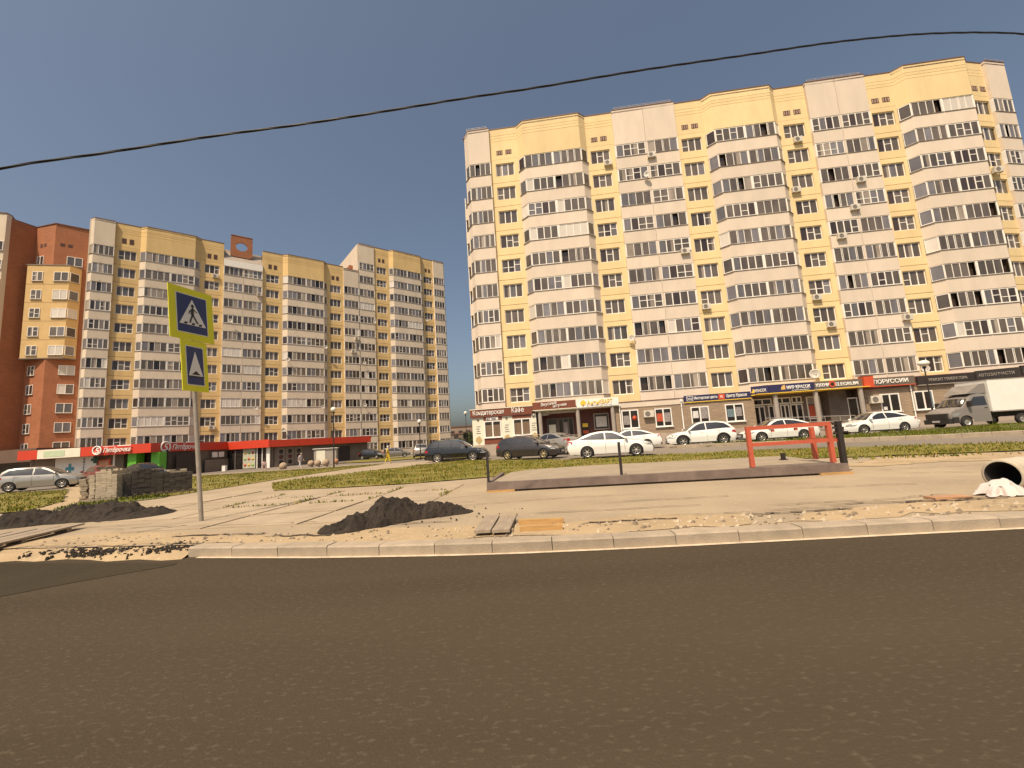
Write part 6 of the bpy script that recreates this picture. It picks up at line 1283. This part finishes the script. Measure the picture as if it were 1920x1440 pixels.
car('wagon', 0.95, 28.7, D(-28), P_dark, 'dark grey wagon with bronze wheels in front of the brown cafe', rim=M_rimy)
car('sedan', 2.9, 33.6, D(128), P_silver, 'silver saloon seen from behind, half hidden by the dark grey wagon', z=0.3)
car('sedan', 5.35, 24.6, D(-10), P_white, 'white saloon facing right behind the middle black post')
car('sedan', 8.6, 32.6, D(172), P_white, 'white saloon of which only the rear shows behind the front white saloon', z=0.17)
car('crossover', 13.2, 30.6, D(171), P_white, 'white crossover with black wheel arch trim, facing left', cladding=True)
car('sedan', 17.7, 28.9, D(176), P_white, 'white saloon behind the orange red bench frame, facing left')
car('sedan', 24.7, 29.3, D(179), P_white, 'white saloon right of the thick black post, facing left')
car('hatch', -22.6, 67, D(-15), P_black, 'small black car far back by the end of the supermarket', z=-0.2)
car('hatch', -18.6, 66, D(15), P_grey, 'grey car far back behind the person in yellow', z=-0.2)
car('wagon', -11.0, 49.2, D(104), P_silver, 'silver estate car seen from behind beside the thin lamp post', z=0.1)
# ---- box truck
def truck():
    t = thing('box_truck', 'grey cab box truck with a white cargo box parked at the right edge', 'truck', (32.6, 29.3, 0.36), D(178))
    Pg = paint('cab_grey', (0.27, 0.24, 0.215), 0.4, 0.2)
    # x forward; cab front at +3.2
    W2 = 1.0
    prof = [(0.85, 0.5), (0.85, 2.15), (1.35, 2.2), (1.75, 2.12), (2.0, 1.9), (2.55, 1.32), (3.0, 1.2), (3.28, 1.05), (3.35, 0.8), (3.35, 0.45), (3.2, 0.3)]
    xf, r = 2.45, 0.36; ra = r + 0.07
    arch = [(xf + ra * math.cos(a), r + ra * math.sin(a)) for a in [PI * i / 10 for i in range(11)]]
    bot = [(xf + ra, 0.3)] + [p for p in arch if p[1] > 0.31] + [(xf - ra, 0.3), (0.85, 0.32)]
    vs, fs = cdt(prof + bot, 0.15)
    def fy(x, z): return (W2 - 0.10 * max(0, (z - 1.25) / 0.9) ** 1.2) * (1 - 0.12 * max(0, (x - 1.8) / 1.6) ** 2.5)
    b = MB(); b.add([(x, -fy(x, z), z) for x, z in vs], [f[::-1] for f in fs], 0, True); b.add([(x, fy(x, z), z) for x, z in vs], fs, 0, True)
    TT = [-1, -0.9, -0.5, 0, 0.5, 0.9, 1]; V = []
    for i, (x, z) in enumerate(prof):
        for tt in TT: k = 1 - tt * tt; V.append((x + (0.14 * k if x > 1.9 else 0), tt * fy(x, z), z + (0.04 * k if z > 1 else 0)))
    m_ = len(TT); b.add(V, [(i * m_ + j, i * m_ + j + 1, (i + 1) * m_ + j + 1, (i + 1) * m_ + j) for i in range(len(prof) - 1) for j in range(m_ - 1)], 0, True); b.build('cab', Pg, t)
    for s_ in (-1, 1):
        q = [(1.0, 1.4), (2.32, 1.38), (1.95, 1.75), (1.7, 1.98), (1.0, 2.0)]; MBq = MB(); MBq.add([(x, s_ * (fy(x, z) + 0.012), z) for x, z in q], [tuple(range(5)) if s_ < 0 else tuple(range(5))[::-1]]); MBq.build('side_window', M_cglass, t)
        MB().box(2.15, 2.3, s_ * 1.12 - 0.12, s_ * 1.12 + 0.12, 1.35, 1.72).build('mirror', M_trim, t)
        q = [(2.7, 0.95), (3.2, 0.98), (3.32, 0.75), (2.95, 0.78)]; MBq = MB(); MBq.add([(x, s_ * (fy(x, z) + 0.014), z) for x, z in q], [tuple(range(4)) if s_ < 0 else tuple(range(4))[::-1]]); MBq.build('headlight', M_hl, t)
        MB().box(2.9, 3.3, s_ * 0.93 - 0.03, s_ * 0.93 + 0.03, 0.3, 0.7).build('bumper_corner', M_trim, t)
        MB().box(1.0, 1.2, s_ * 1.0 - 0.012, s_ * 1.0 + 0.012, 1.2, 1.25).build('door_handle', M_trim, t)
    b = MB(); V = []
    for (x, z) in ((2.03, 1.88), (2.3, 1.58), (2.52, 1.38)):
        for tt in (-0.9, -0.5, 0, 0.5, 0.9): V.append((x + 0.14 * (1 - tt * tt) + 0.02, tt * fy(x, z), z + 0.04 * (1 - tt * tt) + 0.02))
    b.add(V, [(i * 5 + j, i * 5 + j + 1, (i + 1) * 5 + j + 1, (i + 1) * 5 + j) for i in range(2) for j in range(4)], 0, True); b.build('windscreen', M_cglass, t)
    MB().box(3.3, 3.52, -0.75, 0.75, 0.62, 0.98).build('grille', M_trim, t); MB().box(3.2, 3.55, -0.9, 0.9, 0.28, 0.6).build('bumper', M_trim, t); MB().box(3.55, 3.57, -0.26, 0.26, 0.4, 0.52).build('number_plate', M_pl, t)
    b = MB(); b.add([(0.85, -0.95, 2.2), (2.0, -0.8, 2.22), (0.85, -0.95, 2.85), (0.85, 0.95, 2.2), (2.0, 0.8, 2.22), (0.85, 0.95, 2.85), (1.15, -0.9, 2.82), (1.15, 0.9, 2.82)], [(0, 1, 6, 2), (3, 5, 7, 4), (1, 4, 7, 6), (6, 7, 5, 2), (0, 3, 4, 1), (0, 2, 5, 3)]); b.build('wind_deflector', Pg, t)
    MB().box(-3.3, 0.8, -1.08, 1.08, 0.95, 3.05).build('cargo_box', M_white, t)
    b = MB(); b.box(-3.32, 0.82, -1.1, -1.06, 0.9, 0.98); b.box(-3.32, 0.82, 1.06, 1.1, 0.9, 0.98); b.box(-3.32, 0.82, -1.1, 1.1, 3.05, 3.09); b.build('box_edge', M_steel, t); MB().box(-3.2, 1.0, -0.4, 0.4, 0.55, 0.9).build('chassis', M_trim, t); MB().box(-1.2, 0.2, -0.95, -0.5, 0.5, 0.88).build('side_box', M_trim, t)
    ty = MB(); ty.lathe([(r * 0.6, -0.1), (r * 0.93, -0.11), (r, -0.08), (r, 0.08), (r * 0.93, 0.11), (r * 0.6, 0.1)], 26, axis='y'); tm = ty.mesh('tyre', M_tyre)
    rm = MB(); rm.lathe([(r * 0.6, -0.09), (r * 0.5, -0.04), (r * 0.2, -0.05), (0.01, -0.08)], 18, axis='y'); rm.lathe([(0.01, 0.08), (r * 0.2, 0.05), (r * 0.5, 0.04), (r * 0.6, 0.09)], 18, axis='y'); rmm = rm.mesh('rim', M_rim)
    for x in (xf, -1.1):
        for s_ in (-1, 1): wh = obj('wheel', None, t, (x, s_ * 0.9, r)); obj('tyre', tm, wh); obj('rim', rmm, wh)
truck()
# ------------------------------------------------------------------ people
def person(x, y, z, face, label, joints, skin, cloths, hair, h=1.68):
    """joints: dict name -> (x right, y forward, z up) in metres for a standing height of about h"""
    t = thing('person', label, 'person', (x, y, z), face)
    J = joints; names = ['pelvis', 'chest', 'neck', 'head', 'head_top', 'sh_l', 'el_l', 'wr_l', 'ha_l', 'sh_r', 'el_r', 'wr_r', 'ha_r', 'hip_l', 'kn_l', 'an_l', 'toe_l', 'hip_r', 'kn_r', 'an_r', 'toe_r']
    E_ = [('pelvis', 'chest'), ('chest', 'neck'), ('neck', 'head'), ('head', 'head_top')] + [p for s_ in 'lr' for p in (('chest', 'sh_' + s_), ('sh_' + s_, 'el_' + s_), ('el_' + s_, 'wr_' + s_), ('wr_' + s_, 'ha_' + s_), ('pelvis', 'hip_' + s_), ('hip_' + s_, 'kn_' + s_), ('kn_' + s_, 'an_' + s_), ('an_' + s_, 'toe_' + s_))]
    R = dict(pelvis=0.13, chest=0.145, neck=0.052, head=0.085, head_top=0.075, sh=0.062, el=0.042, wr=0.03, ha=0.034, hip=0.095, kn=0.062, an=0.042, toe=0.035)
    def skinmesh(nm, nodes, edges, scale, m):
        me = bpy.data.meshes.new(nm); idx = {n_: i for i, n_ in enumerate(nodes)}; me.from_pydata([J[n_] for n_ in nodes], [(idx[a], idx[c]) for a, c in edges], [])
        o = bpy.data.objects.new(nm, me); C.objects.link(o); o.modifiers.new('s', 'SKIN'); sv = me.skin_vertices[0].data
        for n_ in nodes: q = R[n_ if n_ in R else n_.split('_')[0]] * scale; sv[idx[n_]].radius = (q, q)
        sv[0].use_root = True; o.modifiers.new('d', 'SUBSURF').levels = 2
        bpy.context.view_layer.update(); m2 = bpy.data.meshes.new_from_object(o.evaluated_get(bpy.context.evaluated_depsgraph_get())); bpy.data.objects.remove(o)
        m2.materials.clear(); m2.materials.append(m); m2.polygons.foreach_set('use_smooth', [True] * len(m2.polygons)); return obj(nm, m2, t)
    skinmesh('body', names, E_, 1.0, skin)
    for nm, nodes, edges, sc, m in cloths: skinmesh(nm, nodes, edges, sc, m)
    hd = Vector(J['head']); b = MB(); n_ = 8; b.lathe([(max(0.002, 0.105 * math.sin(PI * 0.62 * i / n_)), 0.115 * math.cos(PI * 0.62 * i / n_)) for i in range(n_ + 1)], 14, c=(hd.x, hd.y - 0.012, hd.z + 0.045)); b.build('hair', hair, t)
    b = MB(); b.lathe([(0.001, 0), (0.012, 0.006), (0.001, 0.05)], 6, c=(hd.x, hd.y + 0.10, hd.z - 0.01)); b.build('nose', skin, t)
    for s_ in (-1, 1): b = MB(); b.lathe([(0.001, -0.01), (0.012, 0), (0.001, 0.01)], 6, c=(hd.x + s_ * 0.034, hd.y + 0.092, hd.z + 0.035)); b.build('eye', M_sblack, t)
    # fingers
    for s_ in 'lr':
        ha = Vector(J['ha_' + s_]); wr_ = Vector(J['wr_' + s_]); d = (ha - wr_).normalized(); b = MB()
        for k in range(4): o_ = Vector((0, (k - 1.5) * 0.018, 0)); b.tube([ha + o_, ha + o_ + d * (0.045 - 0.006 * abs(k - 1.3)), ha + o_ + d * 0.07 + Vector((0, 0.01, -0.005))], 0.008, 5)
        b.tube([ha + Vector((0, 0.03, 0)), ha + Vector((0, 0.055, 0)) + d * 0.03], 0.009, 5); b.build('fingers', skin, t)
    return t
def walkJ(step=0.28, hunch=0.0, arm=0.15, k=1.0):
    J = dict(pelvis=(0, 0, 0.93), chest=(0, 0.02 + hunch * 0.5, 1.28), neck=(0, 0.03 + hunch, 1.46), head=(0, 0.05 + hunch * 1.3, 1.58), head_top=(0, 0.05 + hunch * 1.3, 1.65),
             sh_l=(-0.18, hunch * 0.8, 1.40), el_l=(-0.23, arm * 0.4 + hunch * 0.6, 1.13), wr_l=(-0.23, arm * 1.4 + hunch, 0.92), ha_l=(-0.23, arm * 1.6 + hunch, 0.85), sh_r=(0.18, hunch * 0.8, 1.40), el_r=(0.23, -arm * 0.8 + hunch, 1.14), wr_r=(0.24, -arm * 0.9 + hunch, 0.90), ha_r=(0.24, -arm * 0.8 + hunch, 0.83),
             hip_l=(-0.095, 0, 0.9), kn_l=(-0.1, -step * 0.25, 0.49), an_l=(-0.1, -step, 0.10), toe_l=(-0.1, -step + 0.15, 0.03), hip_r=(0.095, 0, 0.9), kn_r=(0.1, step * 0.65, 0.50), an_r=(0.1, step, 0.07), toe_r=(0.11, step + 0.17, 0.035))
    return {a: tuple(c * k for c in v) for a, v in J.items()}
M_skin = mat('skin', (0.52, 0.32, 0.21), 0.6, 0.08, 6)
TOP = ['pelvis', 'chest', 'sh_l', 'el_l', 'sh_r', 'el_r']; TOPE = [('pelvis', 'chest'), ('chest', 'sh_l'), ('sh_l', 'el_l'), ('chest', 'sh_r'), ('sh_r', 'el_r')]
LEG = ['pelvis', 'hip_l', 'kn_l', 'an_l', 'hip_r', 'kn_r', 'an_r']; LEGE = [('pelvis', 'hip_l'), ('hip_l', 'kn_l'), ('kn_l', 'an_l'), ('pelvis', 'hip_r'), ('hip_r', 'kn_r'), ('kn_r', 'an_r')]
SH = ['pelvis', 'hip_l', 'kn_l', 'hip_r', 'kn_r']; SHE = LEGE[:2] + [('pelvis', 'hip_r'), ('hip_r', 'kn_r')]
cy = mat('yellow_cloth', (0.72, 0.52, 0.04), 0.8, 0.1, 5); cw = mat('pale_cloth', (0.62, 0.56, 0.55), 0.8, 0.15, 5); cp = mat('purple_cloth', (0.10, 0.075, 0.12), 0.8, 0.3, 7); cpk = mat('pink_cloth', (0.5, 0.33, 0.3), 0.8, 0.15, 5)
cb_ = mat('bag_black', (0.05, 0.04, 0.045), 0.7, 0.2)
p = person(-13.3, 44.0, gz(-13.3, 44), D(-70), 'person in a yellow shirt and yellow wide trousers walking with a dark backpack', walkJ(0.26), M_skin, [('shirt', TOP, TOPE, 1.22, cy), ('trousers', LEG, LEGE, 1.45, cy)], mat('cap_white', (0.7, 0.66, 0.6), 0.7, 0.1))
MB().box(-0.16, 0.16, -0.36, -0.15, 1.0, 1.42).build('backpack', cb_, p)
p = person(-25.6, 50.3, gz(-25.6, 50.3), D(-100), 'person in pale clothes bending forward beside the concrete balls', walkJ(0.2, 0.14), M_skin, [('shirt', TOP, TOPE, 1.25, cw), ('trousers', LEG, LEGE, 1.2, cw)], mat('hair_light', (0.4, 0.33, 0.25), 0.8, 0.2))
# seated person in a patterned skirt
Js = dict(pelvis=(0, 0, 0.46), chest=(0, 0.04, 0.80), neck=(0, 0.07, 0.98), head=(0, 0.10, 1.10), head_top=(0, 0.10, 1.17), sh_l=(-0.17, 0.06, 0.92), el_l=(-0.22, 0.16, 0.68), wr_l=(-0.16, 0.34, 0.60), ha_l=(-0.13, 0.40, 0.58), sh_r=(0.17, 0.06, 0.92), el_r=(0.22, 0.16, 0.68), wr_r=(0.16, 0.34, 0.60), ha_r=(0.13, 0.40, 0.58),
          hip_l=(-0.1, 0.03, 0.45), kn_l=(-0.13, 0.42, 0.48), an_l=(-0.14, 0.46, 0.1), toe_l=(-0.14, 0.6, 0.035), hip_r=(0.1, 0.03, 0.45), kn_r=(0.13, 0.42, 0.48), an_r=(0.14, 0.48, 0.1), toe_r=(0.14, 0.62, 0.035))
p = person(-29.9, 50.5, gz(-29.9, 50.5), D(-150), 'person in a pink top and dark patterned skirt sitting in front of the supermarket doors', Js, M_skin, [('top', TOP, TOPE, 1.2, cpk), ('skirt', SH, SHE, 1.5, cp)], mat('hair_dark', (0.06, 0.04, 0.03), 0.8, 0.2))
o = thing('stool', 'low dark seat under the sitting person', 'stool', (-29.9, 50.5, gz(-29.9, 50.5)), D(-150)); MB().box(-0.2, 0.2, -0.2, 0.2, 0.28, 0.34).build('seat', M_black, o)
for a, c in ((-0.17, -0.17), (0.17, -0.17), (-0.17, 0.17), (0.17, 0.17)): MB().box(a - 0.02, a + 0.02, c - 0.02, c + 0.02, 0, 0.28).build('leg', M_black, o)
